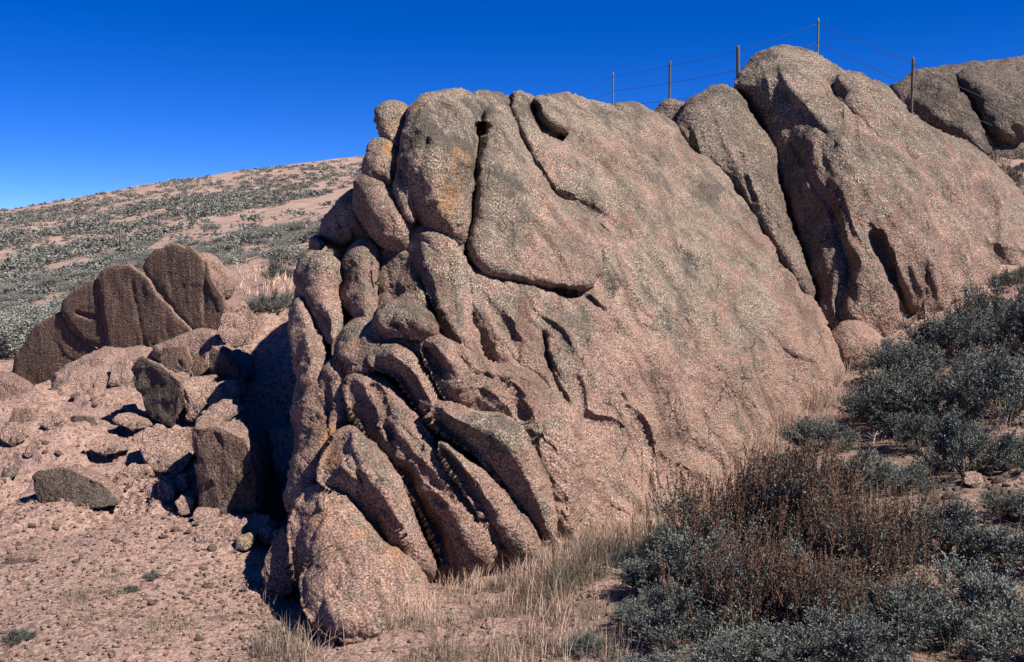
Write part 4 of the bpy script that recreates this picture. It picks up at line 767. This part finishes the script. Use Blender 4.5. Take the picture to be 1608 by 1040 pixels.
# hillside sagebrush
hb = []
for i in range(4):
    r = bush_data(400 + i, ntw=420, nl=14, leafL=.045, leafW=.014, up=.3); v, q = r[2], r[3]; hb.append((v, q))
HM = [make_mesh('hill_sagebrush', v, q, M_hill, smooth=False) for v, q in hb]
bare = np.array([(215,398),(290,352),(420,330),(560,292),(620,285),(620,330),(500,352),(400,362),(330,388),(262,408)], float); bare2 = np.array([(60,375),(180,362),(230,368),(150,385),(40,392)], float)
q = in_poly([(-40,345),(0,330),(120,312),(250,286),(400,266),(570,247),(700,235),(900,230),(900,360),(620,420),(480,425),(330,420),(215,440),(60,560),(-40,620)], 20000, 55)
P, d = raycast(q[:, 0], q[:, 1], 175, 260); ok = ~np.isnan(d) & (d > 14); P, d, q = P[ok], d[ok], q[ok]
den = .42 + 1.3 * fbm(np.stack([P[:, 0] / 7, P[:, 1] / 12, 0 * d], -1), 3, 5) + .35
den[inside(q, bare)] = .012; den[inside(q, bare2)] *= .15; den *= np.clip((d - 12) / 45, .16, 1); den[q[:, 0] > 620] *= .25; den[(q[:, 0] > 330) & (q[:, 1] > 385)] *= .35
keep = g_.random(len(P)) < np.clip(den, .05, 1) * np.clip(d / 90, .3, 1) ; P, d, q = P[keep], d[keep], q[keep]
size = (.24 + .62 * g_.random(len(P)) ** 2.2) * np.clip(1.05 - d / 400, .7, 1); order = np.argsort(-size / d)

for i in order[:290]:
    o = link('hill_sagebrush', HM[i % 4], loc=P[i] - [0, 0, .03], label='grey-green sagebrush clump scattered on the hillside behind the brown slab', category='bush', group='sagebrush clumps on the hillside')
    s = size[i]; o.scale = (s * 1.15, s * 1.15, s * .75); o.rotation_euler = (0, 0, g_.uniform(0, 6.28))
lo = [(lambda r: (r[2] * [1.15, 1.15, .75], r[3], 0))(bush_data(420 + i, ntw=24, nl=5, leafL=.21, leafW=.095, up=.3)) for i in range(4)]
rest = order[290:5000]
merged('distant_sagebrush', lo, P[rest] - [0, 0, .03], size[rest], 61, [M_hill], kind='stuff')
# dry grass
def grass(name, P, d, h, g, mat, lean=.6, w=.0015, per=9, spread=.035):
    n = len(P) * per; B = np.repeat(P, per, 0) + g.normal(scale=spread, size=(n, 3)) * [1, 1, 0]; H = np.repeat(h, per) * (.35 + 1.1 * g.random(n) ** 2.2)
    a = g.uniform(0, 2 * math.pi, n); ln = np.abs(g.normal(scale=lean, size=n)) * H; D_ = np.stack([np.cos(a), np.sin(a), 0 * a], -1) + [-.25, 0, 0]
    S = np.stack([-np.sin(a + 1), np.cos(a + 1), 0 * a], -1) * w; z = np.array([0, 0, 1.])
    M1 = B + D_ * (ln * .35)[:, None] + z * (H * .55)[:, None]; T_ = B + D_ * (ln * 1.1)[:, None] + z * H[:, None]; B = B - z * .02
    V = np.stack([B - S, B + S, M1 + S * .8, M1 - S * .8, T_], 1).reshape(-1, 3); i = np.arange(n)[:, None] * 5
    link(name, make_mesh(name, V, [i + np.array([[0, 1, 2, 3]]), i + np.array([[3, 2, 4]])], mat, smooth=False), kind='stuff')
gg = np.random.default_rng(9)
def gpatch(name, poly, n, hmin, hmax, mat, seed, per=10, clump=.62, **k):
    P, d = scatter_ground(poly, n, seed, 25); c = perlin(P * [2.2, 2.2, 0], seed); m = c > (clump - .6); P, d, c = P[m], d[m], c[m]
    grass(name, P, d, hmin + (hmax - hmin) * np.clip(.5 + c, 0, 1), gg, mat, per=per, **k)
gpatch('dry_grass', [(640,915),(700,900),(800,880),(880,850),(960,810),(1060,765),(1150,712),(1190,690),(1220,740),(1120,800),(1000,850),(900,900),(800,950),(680,985),(560,985),(480,965),(560,955)], 2600, .03, .16, M_grass, 31)
gpatch('dry_grass', [(1170,700),(1250,640),(1330,580),(1350,600),(1330,660),(1270,670),(1200,740)], 800, .05, .22, M_grass, 32)
gpatch('grey_grass', [(420,985),(520,965),(700,950),(860,900),(960,860),(1040,880),(960,960),(1000,1050),(600,1070),(400,1070)], 900, .03, .15, M_grassg, 33)
gpatch('dry_grass', [(420,1000),(700,960),(980,940),(1000,1050),(400,1070)], 300, .04, .18, M_grass, 34, per=7)
gpatch('grey_grass', [(800,920),(900,870),(1000,840),(1060,860),(980,930),(860,960)], 500, .08, .26, M_grassg, 35)
gpatch('dry_grass', [(1250,760),(1450,760),(1608,800),(1608,1060),(1050,1060),(1050,900)], 450, .08, .26, M_grassg, 36, per=8)
gpatch('dry_grass', [(1380,560),(1608,430),(1608,720),(1350,690)], 500, .1, .26, M_grass, 37, per=7)
gpatch('grey_grass', [(180,900),(440,900),(440,1040),(0,1040),(0,960)], 160, .03, .09, M_grassg, 38, per=16, clump=.7)
gpatch('grey_grass', [(380,400),(470,395),(480,440),(440,480),(380,470),(370,430)], 200, .05, .2, M_grass, 39, w=.006)

gpatch('dry_grass', [(1540,245),(1608,235),(1608,300),(1560,290)], 260, .06, .25, M_grassg, 41, w=.005)
for u, v, r, lb in [(1588,275,16,'small scrub in the saddle between the dome and the dark back rock'),(1606,262,14,'scrub at the right edge in front of the dark back rock'),(1560,262,10,'tiny scrub beside the crest of the dome, in front of the dark back rock')]: place_bush(u, v, r, lb, SAGE[r % 4], name='small_shrub', zs=.7)
# dead wood lying about
def dead_branch(u, v, lpx, ang, label, seed, pale=True):
    p = on_ground(u, v); d = float(proj(np.array(p)[None])[2][0]); L_ = lpx * d / F; g = random.Random(seed); r = thing('dead_branch', label, 'branch', p + Vector((0, 0, .012)))
    def limb(nm, a0, base, ln, rad):
        P = [np.array(base)]; a = a0
        for k in range(6): a += g.uniform(-.25, .25); P.append(P[-1] + ln / 6 * np.array([math.cos(a), math.sin(a) * .6, math.sin(a) * .35 + g.uniform(-.06, .14)]))
        V, Q, T = tube(P, np.linspace(rad, rad * .3, 7), 6); link(nm, make_mesh(nm, V, [Q, T], M_dead if pale else M_twig), r); return P
    P = limb('stem', ang, (0, 0, 0), L_, L_ * .03)
    for k in (2, 3, 4): limb('twig', ang + g.choice((-.8, .8)), P[k], L_ * .4, L_ * .014)
db = NB('bleached_wood'); M_dead = db.out(db.mix(db.noise(db.mapv(db.co(), (30, 30, 8)), 2, 4), (.22, .18, .15), (.48, .43, .37)))
for i, (u, v, l, a, lb, pl) in enumerate([(712,985,40,1.2,'bleached white stick standing in the dry grass below the outcrop',1),(1150,728,60,.2,'grey dead branch lying at the outcrop foot above the brown bush',1),(1200,712,55,2.8,'dark dead branch lying in the litter beside the round sagebrush',0),
   (1370,700,50,1.3,'pale bare stick poking out of the black hollow under the sagebrush',1),(1560,800,70,.4,'dead branch lying among the stones of the rubble patch',1),(1130,960,80,2.6,'forked dead branch in the black shadow of the foreground bush',0),(235,905,40,.3,'dark dead twig on the open gravel, left of centre',0),(415,900,36,2.0,'thin dead twig at the shaded foot of the outcrop nose',0),(1310,800,60,1.0,'thin grey branch sticking out above the brown seed stalks',1),(980,905,50,2.9,'dead twig at the upper edge of the black bush shadow',1)]): dead_branch(u, v, l, a, lb, 70 + i, pl)
